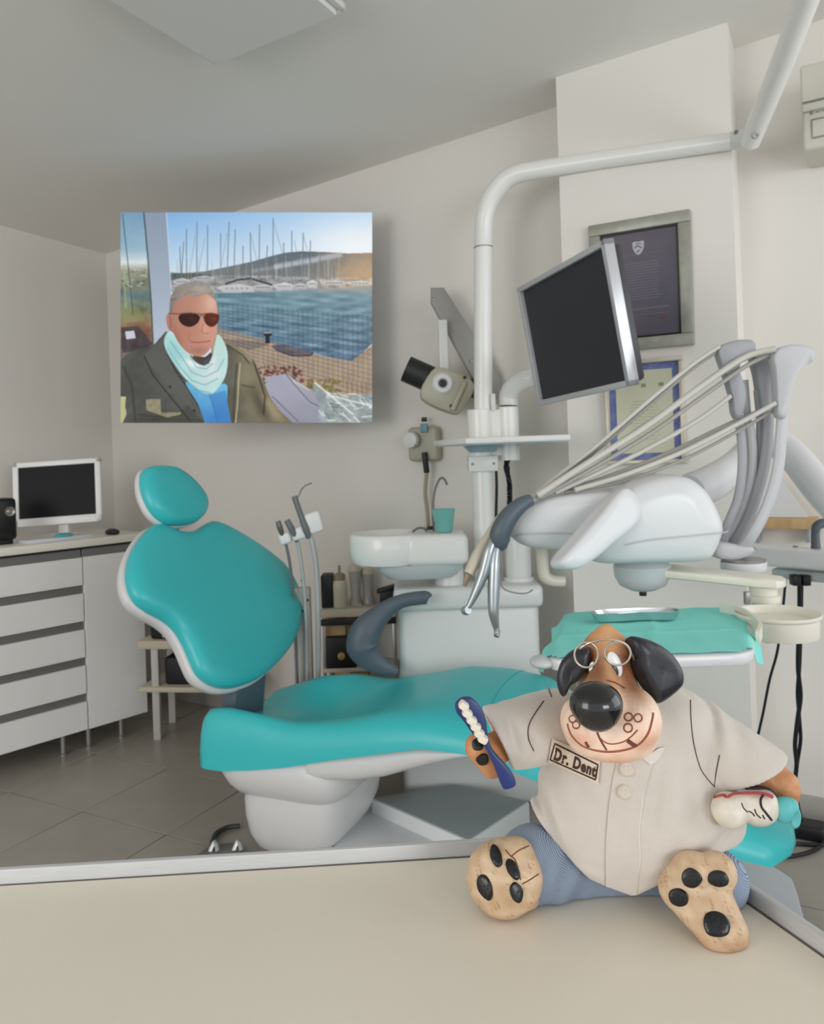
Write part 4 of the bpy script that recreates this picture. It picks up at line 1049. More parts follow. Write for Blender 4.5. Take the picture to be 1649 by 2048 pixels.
# ------------------------------------------------------------------ instrument tray with teal paper cover
zt = PZ(1300, 1318, .972).z
fl_, fr_, br_, bl_ = P(1092, 1326, 1.385), P(1512, 1306, 1.385), P(1462, 1222, 1.76), P(1130, 1218, 1.76)
zt = .975
TM = [(fl_.x, fl_.y), (fr_.x, fr_.y), (br_.x + .04, br_.y), (bl_.x, bl_.y)]
tr = thing('instrument_tray', (sum(p[0] for p in TM) / 4, sum(p[1] for p in TM) / 4, zt - .02), 'white instrument tray under a teal paper cover behind the dog figurine', 'tray')
def rounded(poly, r, n=5):
    out = []; N = len(poly)
    for i in range(N):
        p0, p1, p2 = Vector(poly[i - 1]), Vector(poly[i]), Vector(poly[(i + 1) % N])
        a = p1 + (p0 - p1).normalized() * r; b = p1 + (p2 - p1).normalized() * r
        for k in range(n + 1):
            t = k / n; out.append(tuple((a * (1 - t) ** 2 + p1 * 2 * t * (1 - t) + b * t * t)))
    return out
bm = new(); prism(bm, rounded(TM, .05), zt - .024, zt - .002, None, .006); obj('tray_plate', bm, M_cw, tr)
q = P(1079, 1298, 1.42); bm = new(); ell(bm, (q.x + .004, q.y, zt - .013), (.022, .03, .011)); obj('side_knob', bm, M_ug, tr)
ja = jq + Vector((0, .01, -.05)); jb2 = Vector((br_.x - .03, br_.y - .05, zt - .02))
obj('tray_arm', tb([ja, Vector((ja.x - .01, ja.y + .01, ja.z - .05)), (ja + jb2) / 2 + Vector((0, 0, -.04)), jb2], [.024, .022, .02, .02], seg=14), M_ivory, tr)
# wall shaped holder under the tray cover's right corner
hq = [P(1440, 1215, 1.72), P(1480, 1226, 1.66), P(1516, 1252, 1.55), P(1512, 1275, 1.50)]
rings = []
for p in catmull(hq, 6):
    rings.append([p + Vector((0, 0, .012)), p + Vector((.006, -.004, .012)), p + Vector((.006, -.004, -.012)), p + Vector((0, 0, -.012))])
bm = new(); rings_mesh(bm, rings); obj('raised_rim', bm, M_ivory, tr)
# teal paper: grid draped over the tray, hanging over the edges
M_tp = mat('teal_paper', (128, 222, 212), .6, var=.03, vscale=10)
NX, NY = 44, 40; vs = []
def quad(u_, v_):
    a = Vector(TM[0]) * (1 - u_) + Vector(TM[1]) * u_; b = Vector(TM[3]) * (1 - u_) + Vector(TM[2]) * u_
    return a * (1 - v_) + b * v_
for j in range(NY + 1):
    for i in range(NX + 1):
        u_ = -.045 + 1.075 * i / NX; v_ = .02 + 1.0 * j / NY
        u_ += .012 * math.sin(v_ * 9) * (1 if i > NX / 2 else -1) * abs(2 * i / NX - 1) ** 3
        p = quad(u_, v_); z = zt + .0015
        du = max(0, -u_ - .0, u_ - .985)
        z -= min(.028, du * .8) * (1.0 + .5 * math.sin(v_ * 14))
        crease = math.exp(-((u_ - .50) / .012) ** 2) * .003 + math.exp(-((v_ - .45) / .012) ** 2) * .0025
        z += crease + .0015 * math.sin(u_ * 17 + v_ * 5) ** 2
        if du <= 0: z = max(z, zt + .0012)
        vs.append((p.x, p.y, z))
fs = [(j * (NX + 1) + i, j * (NX + 1) + i + 1, (j + 1) * (NX + 1) + i + 1, (j + 1) * (NX + 1) + i) for j in range(NY) for i in range(NX)]
# leave rounded corners out of the sheet
def keep(f):
    i = f[0] % (NX + 1); j = f[0] // (NX + 1)
    ci = min(i, NX - 1 - i); cj = min(j, NY - 1 - j)
    return not (ci < 6 and cj < 7 and ((6 - ci) / 6.) ** 2 + ((7 - cj) / 7.) ** 2 > 1.15)
fs = [f for f in fs if keep(f)]
bm = new(); V_ = [bm.verts.new(v) for v in vs]
for f in fs: bm.faces.new([V_[k] for k in f])
for v in [v for v in bm.verts if not v.link_faces]: bm.verts.remove(v)
bm.normal_update(); bmesh.ops.solidify(bm, geom=list(bm.faces), thickness=.0006)
tag(obj('tray_paper', bm, M_tp, None, angle=60), 'creased teal paper sheet covering the instrument tray', 'paper cover')
# kidney dish
q0 = P(1182, 1250, 1.66); q1 = P(1356, 1252, 1.66); cm = (q0 + q1) / 2; Lk = (q1 - q0).length
bm = new(); ok = [(-.5, -.10), (-.46, -.2), (-.2, -.19), (0, -.15), (.25, -.19), (.46, -.22), (.5, -.08), (.46, .12), (.2, .17), (-.1, .17), (-.4, .12)]
pillow(bm, [(x * Lk, y * Lk * .62) for x, y in ok], [(.3, .0006), (.86, .0006), (.92, .004), (1.0, .017), (1.02, .018), (1.0, .0185), (.90, .006), (.84, .003), (.3, .003)], Matrix.Translation((cm.x, cm.y, zt + .0055)), n=4)
tag(obj('kidney_dish', bm, mat('polished_steel', (205, 208, 210), .12, metal=1.0)), 'polished steel kidney dish lying on the teal paper', 'dish')

# ================================================================== right edge: wall desk, ledge, air conditioner, cables
wq = lambda px, py, off=0.0: tw(px, py, off)
RWm = Matrix.Rotation(math.atan2(BD.y, BD.x), 4, 'Z'); BD3 = Vector((BD.x, BD.y, 0)); BN3 = Vector((BN.x, BN.y, 0))
zd1 = P(1600, 1101, 2.17).z; zd0 = P(1600, 1147, 2.17).z
a = P(1470, 1120, 2.30); b = P(1649, 1120, 2.12); dv = (b - a); dv.z = 0; dv.normalize()
sd = Vector((-dv.y, dv.x, 0)); sd = sd if sd.y > 0 else -sd
L_ = 1.0; mid = a + dv * L_ / 2 + sd * .05
desk2 = thing('side_desk', (mid.x, mid.y, 0), 'white narrow side desk behind the hose whips at the right edge', 'desk')
bm = new(); box(bm, (L_, .10, zd1 - zd0 - .012), frame((mid.x, mid.y, (zd1 + zd0) / 2 + .006), dv, ez=UP), .012, 3); obj('desk_slab', bm, mat('side_desk_white', (240, 240, 241), .35), desk2)
bm = new(); box(bm, (L_ - .1, .08, .03), frame((mid.x + .05, mid.y, zd0 - .014), dv, ez=UP), .008); obj('under_tray', bm, M_ug, desk2)
for k in (.1, .9):
    q = a + dv * L_ * k + sd * .06
    if k > .5: obj('leg', bxm((q.x, q.y, zd0 / 2), (.04, .04, zd0 - .01), None, .004), M_cw, desk2)
q = a + dv * .55 + sd * .06; obj('leg', bxm((q.x, q.y, zd0 / 2), (.035, .035, zd0 - .01), None, .004), M_cw, desk2)
for px in (1591, 1611):
    obj('socket', bxm(P(px, 1160, 2.2), (.022, .03, .03), None, .004), M_xd, desk2)
for px, py in ((1489, 1098), (1508, 1096), (1592, 1093)):
    q = P(px, py, 2.24); bm = new(); lathe(bm, [(.007, 0), (.007, .004), (.001, .006)], Matrix.Translation((q.x, q.y, zd1 - .0005)), 12); obj('button', bm, M_gw, desk2)
# small grey device and white jar on the side desk
q = P(1632, 1075, 2.2); bm = new(); tube(bm, [Vector((q.x, q.y, zd1 + .001)), Vector((q.x, q.y, zd1 + .04)), Vector((q.x + .005, q.y, zd1 + .062)), Vector((q.x + .025, q.y, zd1 + .07)), Vector((q.x + .045, q.y, zd1 + .055))], [.013, .011, .013, .014, .012], seg=12)
tag(obj('curing_light', bm, mat('blue_grey_plastic', (86, 94, 104), .4)), 'small dark grey curing light standing at the right end of the side desk', 'curing light')
# wooden ledge with a leaning white board on the wall
o1 = wq(1500, 1043); o2 = wq(1640, 1040); 
lg = thing('wooden_ledge', ((o1 + o2) / 2), 'pale wooden ledge on the right wall above the side desk', 'ledge')
m_ = (o1 + o2) / 2 + BN3 * .06; obj('board', bxm(m_, ((o2 - o1).length, .12, .034), RWm, .003), M_wood, lg)
for k in (.15, .85):
    qq = o1.lerp(o2, k) + BN3 * .03 - UP * .045; obj('bracket', bxm(qq, (.012, .06, .055), RWm, .002), M_gw, lg)
bpx = [(1500, 1028), (1510, 945), (1562, 958), (1618, 1028)]
pp = [wq(x, y, .05) for x, y in bpx]
ob = pp[0]; zl_ = m_.z + .0175
pts = [((p - ob).dot(BD3), max(p.z, zl_ + .0005) - zl_) for p in pp]; pts[0] = (pts[0][0], .0005); pts[3] = (pts[3][0], .0005)
bm = new(); prism(bm, pts, 0, .012, frame((ob.x, ob.y, zl_), BD3, UP) @ Matrix.Rotation(-.03, 4, 'X'))
tag(obj('leaning_board', bm, mat('white_board', (214, 216, 218), .5)), 'white slanted board leaning on the wooden ledge', 'board')
# air conditioner
o = wq(1680, 210); ac = thing('air_conditioner', o, 'white wall air conditioner cut off by the right edge', 'air conditioner')
M_ac = mat('ac_white', (212, 210, 198), .4); M_acl = mat('ac_lower', (206, 204, 192), .42)
zt_, zb_ = wq(1605, 128, .19).z, wq(1612, 300, .19).z
xl = (wq(1602, 200, .19) - C0.to_3d()).dot(BD3); Wc = .80; xc = xl + Wc / 2
base = C0.to_3d() + BD3 * xc + BN3 * .10; zm = (zt_ + zb_) / 2; zsplit = wq(1605, 222, .19).z
bm = new(); box(bm, (Wc, .20, zt_ - zsplit), Matrix.Translation((base.x, base.y, (zt_ + zsplit) / 2)) @ RWm, .008, 3); acb = obj('upper_cover', bm, M_ac, ac)
bm = new(); box(bm, (Wc - .002, .20, zsplit - zb_), Matrix.Translation((base.x, base.y, (zb_ + zsplit) / 2)) @ RWm, .012, 3); acl = obj('lower_cover', bm, M_acl, ac)
def acq(px, py, off=.001): return wq(px, py, 0) * 0 + PPL(px, py, base + BN3 * (.10 + off), BN3)
q = acq(1640, 199); obj('seam', bxm(q + BD3 * .1, (.30, .004, .007), RWm, .001), M_chan, acb)
rp0 = acq(1624, 240); rp1 = acq(1632, 275)
for (dx, dz, w_, h_) in ((.16, .0, .32, .004), (.16, (rp1 - rp0).z, .32, .005), (0.0, (rp1 - rp0).z / 2, .004, abs((rp1 - rp0).z))):
    obj('flap_line', bxm(rp0 + BD3 * dx + UP * dz, (w_, .004, h_), RWm, .0005), M_chan, acl)
for k, (dx, w_) in enumerate(((0, .010), (.018, .014), (.036, .012))):
    obj('badge_mark', bxm(acq(1624, 226) + BD3 * dx, (w_, .002, .010 if k == 0 else .004), RWm, .0008), M_chan, acl)
# hanging cables, adaptor, cable loop on the floor
def cable(name, pts, r, label): return tag(obj(name, tb(pts, r, seg=8, smooth=8), M_black), label, 'cable', None)
cable('thin_cable', [P(1572, 1160, 2.28), P(1567, 1215, 2.28), P(1556, 1300, 2.3), P(1540, 1360, 2.32), P(1524, 1440, 2.34), P(1500, 1540, 2.38), P(1480, 1640, 2.4), PZ(1470, 1720, .008)], .004, 'thin black cable hanging left of the thicker pair under the side desk')
tw1 = [P(1600, 1165, 2.2), P(1600, 1230, 2.22), P(1597, 1330, 2.25), P(1602, 1390, 2.27), P(1596, 1440, 2.3), P(1591, 1490, 2.32), P(1594, 1530, 2.36), P(1590, 1580, 2.42), P(1598, 1640, 2.5)]
cable('black_cable', tw1, .0065, 'black cable of the twisted pair hanging under the side desk, upper left strand')
tw2 = [P(1604, 1165, 2.21), P(1603, 1230, 2.24), P(1600, 1330, 2.265), P(1596, 1385, 2.29), P(1600, 1440, 2.31), P(1602, 1480, 2.33), P(1595, 1530, 2.38), P(1592, 1580, 2.44), P(1604, 1642, 2.52)]
cable('black_cable', tw2, .0055, 'black cable twisted around its neighbour under the side desk, lower right strand')
q = PZ(1610, 1672, .0); bm = new(); box(bm, (.13, .075, .05), Matrix.Translation((q.x, q.y, .0255)) @ Matrix.Rotation(-.5, 4, 'Z'), .012, 3)
tag(obj('power_adaptor', bm, M_black), 'black power adaptor block lying on the floor below the cables', 'adaptor')
lp = [PZ(1655, 1640, .008), PZ(1649, 1680, .008), PZ(1630, 1700, .008), PZ(1585, 1712, .008), PZ(1545, 1710, .008), PZ(1529, 1700, .008), PZ(1545, 1690, .008), PZ(1590, 1687, .008), PZ(1640, 1690, .008), PZ(1670, 1688, .008)]
cable('floor_cable', lp, .0065, 'black cable loop lying on the floor at the right edge')
# pale floor plate by the foot end
fp = [PZ(1440, 1680, .03), PZ(1484, 1701, .03), PZ(1560, 1738, .03), PZ(1585, 1755, .03), PZ(1596, 1785, .03), PZ(1615, 1856, .03), PZ(1560, 1900, .03), PZ(1440, 1900, .03)]
bm = new(); prism(bm, [(p.x, p.y) for p in fp], .001, .03, None, .008, 3)
tag(obj('floor_plate', bm, mat('pale_grey_plate', (196, 200, 206), .4)), 'pale grey rounded floor plate under the foot end of the chair', 'floor plate')

# ================================================================== inset marina picture built as a panel, its glow added
def paint_inset(W, H):
    ss = 2
    xs = 36 + (np.arange(W * ss) + .5) / (W * ss) * 1566.0; ys = 47 + (np.arange(H * ss) + .5) / (H * ss) * 1308.0
    X, Y = np.meshgrid(xs, ys); rs = np.random.RandomState(7)
    def nz(sc, seed, ax=1.0, octv=3):
        r = np.random.RandomState(seed); out = np.zeros_like(X)
        for o in range(octv):
            for _ in range(5):
                t = r.uniform(0, 6.28); k = sc * (1.9 ** o) * r.uniform(.6, 1.4)
                out += np.sin(X * k * math.cos(t) + Y * k * math.sin(t) * ax + r.uniform(0, 6.28)) / (1.7 ** o)
        return out / 7
    I = np.zeros(X.shape + (3,))
    def C(*c): return np.array(c, float)
    def blend(m, c):
        rows = np.flatnonzero(m.max(1) > 1e-3); cols = np.flatnonzero(m.max(0) > 1e-3)
        if len(rows) == 0: return
        sl = (slice(rows[0], rows[-1] + 1), slice(cols[0], cols[-1] + 1))
        c = np.asarray(c, float); c = c[sl] if c.ndim == 3 else c
        mm = np.clip(m[sl], 0, 1)[..., None]
        I[sl] = I[sl] * (1 - mm) + c * mm
    def poly(pts):
        ins = np.zeros(X.shape, bool); n = len(pts)
        for i in range(n):
            x1, y1 = pts[i]; x2, y2 = pts[(i + 1) % n]
            if y1 == y2: continue
            c = (Y > min(y1, y2)) & (Y <= max(y1, y2)) & (X < (Y - y1) * (x2 - x1) / (y2 - y1) + x1)
            ins ^= c
        return ins.astype(float)
    def spoly(pts, n=5): return poly([(p.x, p.y) for p in catmull([Vector((a, b, 0)) for a, b in pts], n, True)])
    sxp = (W * ss) / 1566.0; syp = (H * ss) / 1308.0
    def line(x1, y1, x2, y2, w, soft=1.5):
        pad = w / 2 + soft + 2
        i0, i1 = int(max(0, (min(x1, x2) - pad - 36) * sxp)), int(min(W * ss, (max(x1, x2) + pad - 36) * sxp + 1))
        j0, j1 = int(max(0, (min(y1, y2) - pad - 47) * syp)), int(min(H * ss, (max(y1, y2) + pad - 47) * syp + 1))
        out = np.zeros(X.shape)
        if i1 <= i0 or j1 <= j0: return out
        x, y = X[j0:j1, i0:i1], Y[j0:j1, i0:i1]
        dx, dy = x2 - x1, y2 - y1; t = np.clip(((x - x1) * dx + (y - y1) * dy) / (dx * dx + dy * dy + 1e-9), 0, 1)
        out[j0:j1, i0:i1] = np.clip((w / 2 + soft - np.hypot(x - x1 - t * dx, y - y1 - t * dy)) / soft, 0, 1)
        return out
    def pline(pts, w):
        m = np.zeros(X.shape)
        for a, b in zip(pts[:-1], pts[1:]): m = np.maximum(m, line(*a, *b, w))
        return m
    def blob(cx, cy, rx, ry, a=0.0, p=2.0):
        dx, dy = X - cx, Y - cy; u = dx * math.cos(a) + dy * math.sin(a); v = -dx * math.sin(a) + dy * math.cos(a)
        return np.exp(-((u / rx) ** 2 + (v / ry) ** 2))
    def disc(cx, cy, rx, ry, a=0.0, soft=.12):
        dx, dy = X - cx, Y - cy; u = dx * math.cos(a) + dy * math.sin(a); v = -dx * math.sin(a) + dy * math.cos(a)
        return np.clip((1 - np.hypot(u / rx, v / ry)) / soft, 0, 1)
    g = lambda v, a, b: np.clip((v - a) / (b - a), 0, 1)
    # sky
    ty = g(Y, 47, 440)[..., None]; tx = g(X, 340, 1602)[..., None]
    I[:] = (C(128, 176, 224) * (1 - ty) + C(206, 224, 236) * ty) * (1 - tx * .75) + (C(214, 232, 244) * (1 - ty) + C(244, 246, 246) * ty) * tx * .75
    blend(blob(1500, 260, 330, 160) * .7, C(252, 252, 252))
    # hill
    hill = poly([(340, 432), (440, 424), (560, 415), (700, 386), (850, 355), (980, 318), (1060, 298), (1160, 290), (1300, 294), (1450, 303), (1602, 299), (1602, 520), (340, 520)])
    hx = g(X, 1180, 1560)[..., None]; hy = g(Y, 300, 480)[..., None]
    hc = C(98, 108, 116) * (1 - hx) + C(166, 146, 126) * hx
    hc = hc * (1 - .25 * hy) + C(206, 180, 146) * (.25 * hy)
    blend(hill, hc + (nz(.05, 2) * 10)[..., None])
    blend(hill * blob(1560, 430, 190, 70) * .75, C(196, 166, 132))
    blend(line(1000, 385, 1400, 312, 14, 16) * .55, C(206, 214, 222)); blend(line(860, 412, 1250, 350, 8, 14) * .3, C(200, 210, 220))
    # harbour band of boats
    band = poly([(340, 455), (600, 440), (900, 440), (1602, 455), (1602, 522), (900, 545), (340, 545)])
    nb_ = nz(.09, 5, 1.6, 4); bx = g(X, 1200, 1560)[..., None]
    blend(band * .9, (C(150, 150, 150) * (1 - bx) + C(206, 180, 150) * bx) + (nb_ * 48)[..., None])
    blend(poly([(340, 420), (600, 436), (600, 455), (340, 470)]) * .7, C(70, 78, 70) + (nz(.08, 9) * 25)[..., None])
    for (x0, x1, y0, y1, c) in ((360, 470, 455, 500, 205), (480, 620, 440, 475, 198), (630, 870, 492, 545, 214), (850, 985, 492, 534, 200), (985, 1110, 482, 530, 220), (1100, 1195, 486, 525, 205), (1190, 1262, 466, 516, 224), (1270, 1440, 470, 500, 214), (1430, 1602, 474, 500, 220)):
        blend(poly([(x0, y0 + (y1 - y0) * .45), (x0 + (x1 - x0) * .15, y0 + (y1 - y0) * .25), (x0 + (x1 - x0) * .6, y0), (x1, y0 + (y1 - y0) * .35), (x1 - 6, y1), (x0 + (x1 - x0) * .2, y1)]) * .88, C(c, c, c + 2) - g(Y, y0, y1)[..., None] * 30)
        for k in range(5): blend(line(x0 + (x1 - x0) * (.25 + .13 * k), y0 + (y1 - y0) * .5, x0 + (x1 - x0) * (.31 + .13 * k), y0 + (y1 - y0) * .52, 4) * .6, C(70, 76, 86))
    blend(pline([(690, 492), (760, 468), (850, 458), (880, 470), (975, 498)], 9) * .9, C(44, 48, 56))
    # masts and stays
    ms = [(405, 262, 415, 455), (430, 230, 415, 455), (447, 152, 446, 450), (512, 112, 511, 450), (578, 132, 577, 430), (660, 180, 659, 440), (712, 112, 698, 458), (750, 155, 741, 440), (798, 258, 797, 440), (843, 175, 848, 465), (900, 125, 898, 450), (985, 85, 984, 462), (1050, 240, 1052, 450), (1100, 165, 1102, 460), (1116, 225, 1158, 430), (1172, 178, 1165, 468), (1172, 190, 1245, 460), (1217, 225, 1213, 400), (985, 100, 1050, 330), (700, 180, 655, 420), (500, 200, 465, 430), (560, 210, 520, 430), (950, 255, 935, 440), (1275, 330, 1274, 460), (1345, 345, 1340, 460), (1365, 380, 1362, 460), (845, 180, 885, 350)]
    for (a, b, c, d) in ms: blend(line(a, b, c, d, 3.4 if abs(a - c) < 20 else 1.6, 2.2) * (.85 if abs(a - c) < 20 else .5), C(104, 114, 128))
    for k in range(60):
        x = rs.uniform(380, 1420); blend(line(x, rs.uniform(300, 400), x + rs.uniform(-8, 8), 462, 1.4, 2) * .45, C(150, 150, 154) if rs.rand() < .5 else C(206, 206, 206))
    # water
    wat = poly([(560, 546), (900, 545), (1602, 505), (1602, 860), (1500, 960), (1470, 972), (1250, 930), (960, 850), (640, 780), (560, 740)])
    wy_ = g(Y, 520, 950)[..., None]; wx = g(X, 600, 1602)[..., None]
    wc = C(116, 150, 160) * (1 - wy_) + C(86, 116, 142) * wy_; wc = wc * (1 - .25 * wx) + C(150, 158, 168) * .25 * wx
    rip = nz(.03, 11, 4.5, 4)
    blend(wat, wc + (rip * (22 + 40 * wy_[..., 0]))[..., None] * C(1, 1, 1))
    blend(wat * blob(1500, 520, 300, 28) * .5, C(196, 176, 152))
    blend(wat * poly([(640, 545), (1000, 545), (1000, 580), (640, 580)]) * .35, C(70, 90, 100))
    # quay, bollard, nets
    quay = poly([(600, 772), (640, 780), (960, 850), (1250, 930), (1470, 972), (1602, 870), (1602, 1355), (600, 1355)])
    blend(quay, C(170, 150, 130) + (nz(.04, 13) * 10)[..., None])
    blend(poly([(640, 760), (960, 842), (960, 862), (640, 792)]) * .8, C(150, 140, 128))
    blend(poly([(640, 830), (830, 905), (960, 870), (900, 850)]) * .55, C(96, 92, 92))
    blend(spoly([(980, 875), (1060, 868), (1150, 895), (1228, 915), (1215, 938), (1120, 938), (1010, 905)]), C(104, 96, 104) + (nz(.1, 15) * 20)[..., None])
    blend(pline([(1000, 900), (1100, 938), (1215, 938), (1230, 918)], 7) * .8, C(50, 50, 58))
    blend(poly([(925, 798), (975, 795), (978, 812), (962, 818), (965, 862), (935, 862), (938, 818), (926, 812)]), C(34, 36, 42)); blend(line(928, 797, 972, 795, 5) * .8, C(190, 192, 196))
    # wire fence
    top = lambda x: 596 + (x - 640) * .095
    fm = np.zeros(X.shape)
    for k in range(32):
        x = 642 + k * 31; fm = np.maximum(fm, line(x, top(x) + 8, x + 2, 905 + (x - 640) * .30, 2.2, 2))
    for k in range(17):
        y = 16 + k * 31; fm = np.maximum(fm, line(640, 602 + y * .62, 1602, 700 + y * 1.0, 1.8, 2))
    fm *= (Y > top(X)) * (X > 640)
    blend(fm * .4, C(52, 62, 70))
    # plants
    for _ in range(90):
        x, y = rs.uniform(890, 1170), rs.uniform(1000, 1110); blend(disc(x, y, rs.uniform(8, 20), rs.uniform(6, 14), rs.uniform(0, 3), .5) * .7, C(rs.uniform(70, 120), rs.uniform(45, 66), rs.uniform(45, 64)))
    for _ in range(70):
        x, y = rs.uniform(1190, 1400), rs.uniform(1085, 1165); blend(disc(x, y, rs.uniform(8, 22), rs.uniform(6, 12), rs.uniform(0, 3), .5) * .7, C(rs.uniform(90, 140), rs.uniform(88, 124), rs.uniform(44, 72)))
    for k in range(5): blend(line(1440 + 30 * k, 1100, 1446 + 30 * k, 1180, 3) * .7, C(120, 84, 40))
    # papers and clear plastic
    blend(poly([(930, 1068), (1020, 1058), (1062, 1048), (1300, 1205), (1320, 1355), (1060, 1355), (960, 1190)]), C(168, 168, 184) - g(Y, 1060, 1355)[..., None] * 22 + (nz(.02, 21) * 8)[..., None])
    blend(pline([(1062, 1048), (1110, 1110), (1215, 1225), (1290, 1260)], 6) * .6, C(86, 86, 100)); blend(pline([(980, 1190), (1140, 1345)], 5) * .7, C(90, 88, 100)); blend(pline([(1110, 1095), (1210, 1150)], 10) * .5, C(214, 208, 204))
    pl_ = spoly([(1230, 1110), (1300, 1150), (1440, 1190), (1602, 1175), (1640, 1355), (1290, 1380), (1270, 1250)], 3)
    blend(pl_ * .85, C(150, 164, 168) + (nz(.05, 23) * 34)[..., None])
    for _ in range(40):
        x, y = rs.uniform(1270, 1590), rs.uniform(1150, 1340); a = rs.uniform(-.2, 1.1); l = rs.uniform(20, 90)
        blend(line(x, y, x + l * math.cos(a), y + l * math.sin(a), rs.uniform(2, 7), 3) * rs.uniform(.3, .8), C(236, 240, 236) if rs.rand() < .7 else C(96, 112, 110))
    blend(line(1245, 1105, 1480, 1300, 8, 4) * .7, C(240, 240, 230)); blend(line(1320, 1180, 1600, 1250, 6, 4) * .7, C(232, 236, 234))
    # left: glass with reflections, white pillar
    gl = poly([(36, 47), (185, 47), (245, 860), (36, 1000)])
    gc = np.zeros(X.shape + (3,)); stops = [(47, (120, 156, 184)), (280, (150, 182, 200)), (360, (214, 224, 226)), (410, (150, 152, 132)), (520, (116, 124, 108)), (560, (98, 122, 124)), (660, (118, 122, 92)), (730, (140, 116, 84)), (790, (132, 94, 80)), (880, (92, 78, 76)), (1000, (150, 140, 130))]
    for ch in range(3): gc[..., ch] = np.interp(Y, [s for s, _ in stops], [c[ch] for _, c in stops])
    gc += (nz(.045, 31) * (6 + 20 * g(Y, 380, 450)))[..., None]
    blend(gl, gc)
    blend(poly([(36, 600), (150, 640), (190, 720), (36, 740)]) * .35, C(150, 160, 110))
    blend(poly([(40, 762), (150, 752), (235, 860), (235, 890), (50, 920)]) * .8, C(66, 58, 64) + (nz(.06, 33) * 18)[..., None]); blend(poly([(66, 788), (122, 782), (132, 828), (74, 836)]) * .95, C(206, 210, 220))
    blend(pline([(50, 60), (80, 330), (115, 680)], 5) * .7, C(64, 74, 76)); blend(pline([(60, 380), (70, 640)], 12) * .5, C(170, 176, 130))
    for _ in range(40): blend(disc(rs.uniform(40, 205), rs.uniform(400, 510), rs.uniform(5, 18), rs.uniform(3, 9), 0, .5) * .5, C(206, 208, 196) if rs.rand() < .5 else C(70, 74, 60))
    pil = poly([(182, 47), (320, 47), (345, 420), (352, 560), (345, 800), (300, 850), (240, 868), (228, 600), (205, 300)])
    blend(pil, (C(138, 152, 172) * (1 - g(Y, 47, 800)[..., None]) + C(176, 188, 202) * g(Y, 47, 800)[..., None]))
    blend(pline([(182, 47), (205, 300), (228, 600), (240, 868)], 7) * .8, C(52, 58, 62)); blend(pline([(322, 47), (346, 420), (354, 560)], 5) * .6, C(214, 222, 234))
    # ------------------------------------------------ the seated man: jacket
    jk = spoly([(36, 985), (60, 945), (120, 905), (230, 878), (290, 820), (335, 790), (420, 900), (560, 960), (660, 850), (690, 842), (780, 890), (850, 950), (890, 1020), (930, 1110), (965, 1190), (1020, 1270), (1095, 1345), (1090, 1380), (36, 1400), (20, 1200)], 4)
    jr = g(X, 620, 980)[..., None]
    fold = nz(.02, 41, 1.2, 3)
    blend(jk, C(82, 82, 78) * (1 - jr) + C(124, 116, 92) * jr + (fold * 20)[..., None])
    blend(jk * blob(830, 1080, 60, 190, -.25) * .5, C(158, 146, 112)); blend(jk * blob(910, 1240, 40, 120, -.5) * .6, C(50, 46, 40)); blend(jk * blob(1010, 1310, 60, 40, .7) * .6, C(160, 148, 116))
    blend(jk * blob(960, 1240, 30, 90, -.6) * .6, C(172, 160, 126))
    blend(jk * pline([(690, 848), (760, 890), (830, 945), (850, 960)], 26) * .5, C(168, 156, 124)); blend(jk * pline([(700, 870), (800, 935), (835, 985)], 8) * .7, C(66, 62, 50))
    blend(jk * pline([(780, 985), (770, 1110), (765, 1220), (752, 1355)], 7) * .8, C(196, 186, 148)); blend(jk * pline([(760, 990), (748, 1120), (735, 1355)], 10) * .6, C(60, 56, 44))
    blend(jk * pline([(860, 960), (900, 1080), (935, 1190), (925, 1300)], 10) * .7, C(52, 48, 40)); blend(jk * pline([(790, 1120), (870, 1135)], 10) * .6, C(70, 66, 52))
    blend(jk * poly([(330, 800), (180, 935), (230, 1010), (330, 1110), (500, 1290), (560, 1355), (600, 1355), (540, 1240), (440, 1120), (360, 1000)]) * .65, C(94, 94, 90)); blend(jk * pline([(185, 940), (240, 1060), (330, 1170), (420, 1280), (480, 1355)], 9) * .75, C(46, 46, 46))
    blend(jk * pline([(330, 930), (380, 1030), (470, 1160), (570, 1330)], 10) * .7, C(44, 46, 50)); blend(jk * pline([(60, 1010), (110, 1130), (130, 1355)], 16) * .5, C(52, 54, 54))
    for (x, y) in ((345, 1130), (495, 1278)): blend(disc(x, y, 8, 8), C(36, 36, 36))
    blend(jk * poly([(195, 1208), (285, 1205), (290, 1290), (415, 1288), (408, 1305), (330, 1322), (240, 1290), (198, 1275)]) * .8, C(160, 152, 122) + (nz(.12, 43) * 26)[..., None]); blend(jk * pline([(150, 1300), (330, 1325), (420, 1305)], 6) * .7, C(54, 52, 46))
    blend(jk * poly([(36, 1190), (72, 1190), (66, 1250), (75, 1300), (50, 1355), (36, 1355)]), C(186, 186, 140))
    blend(jk * poly([(150, 1320), (560, 1330), (560, 1355), (150, 1355)]) * .4, C(58, 58, 46))
    # blue shirt
    sh_ = spoly([(440, 1100), (560, 1150), (690, 1110), (700, 1220), (722, 1355), (700, 1380), (580, 1380), (520, 1240)], 4)
    blend(sh_, C(104, 178, 214) * (1 - g(Y, 1130, 1355)[..., None]) + C(66, 132, 196) * g(Y, 1130, 1355)[..., None] + (nz(.03, 51) * 16)[..., None])
    blend(sh_ * pline([(590, 1180), (620, 1270), (640, 1355)], 8) * .6, C(52, 104, 168)); blend(sh_ * poly([(600, 1180), (690, 1150), (715, 1355), (640, 1355)]) * .45, C(54, 112, 184))
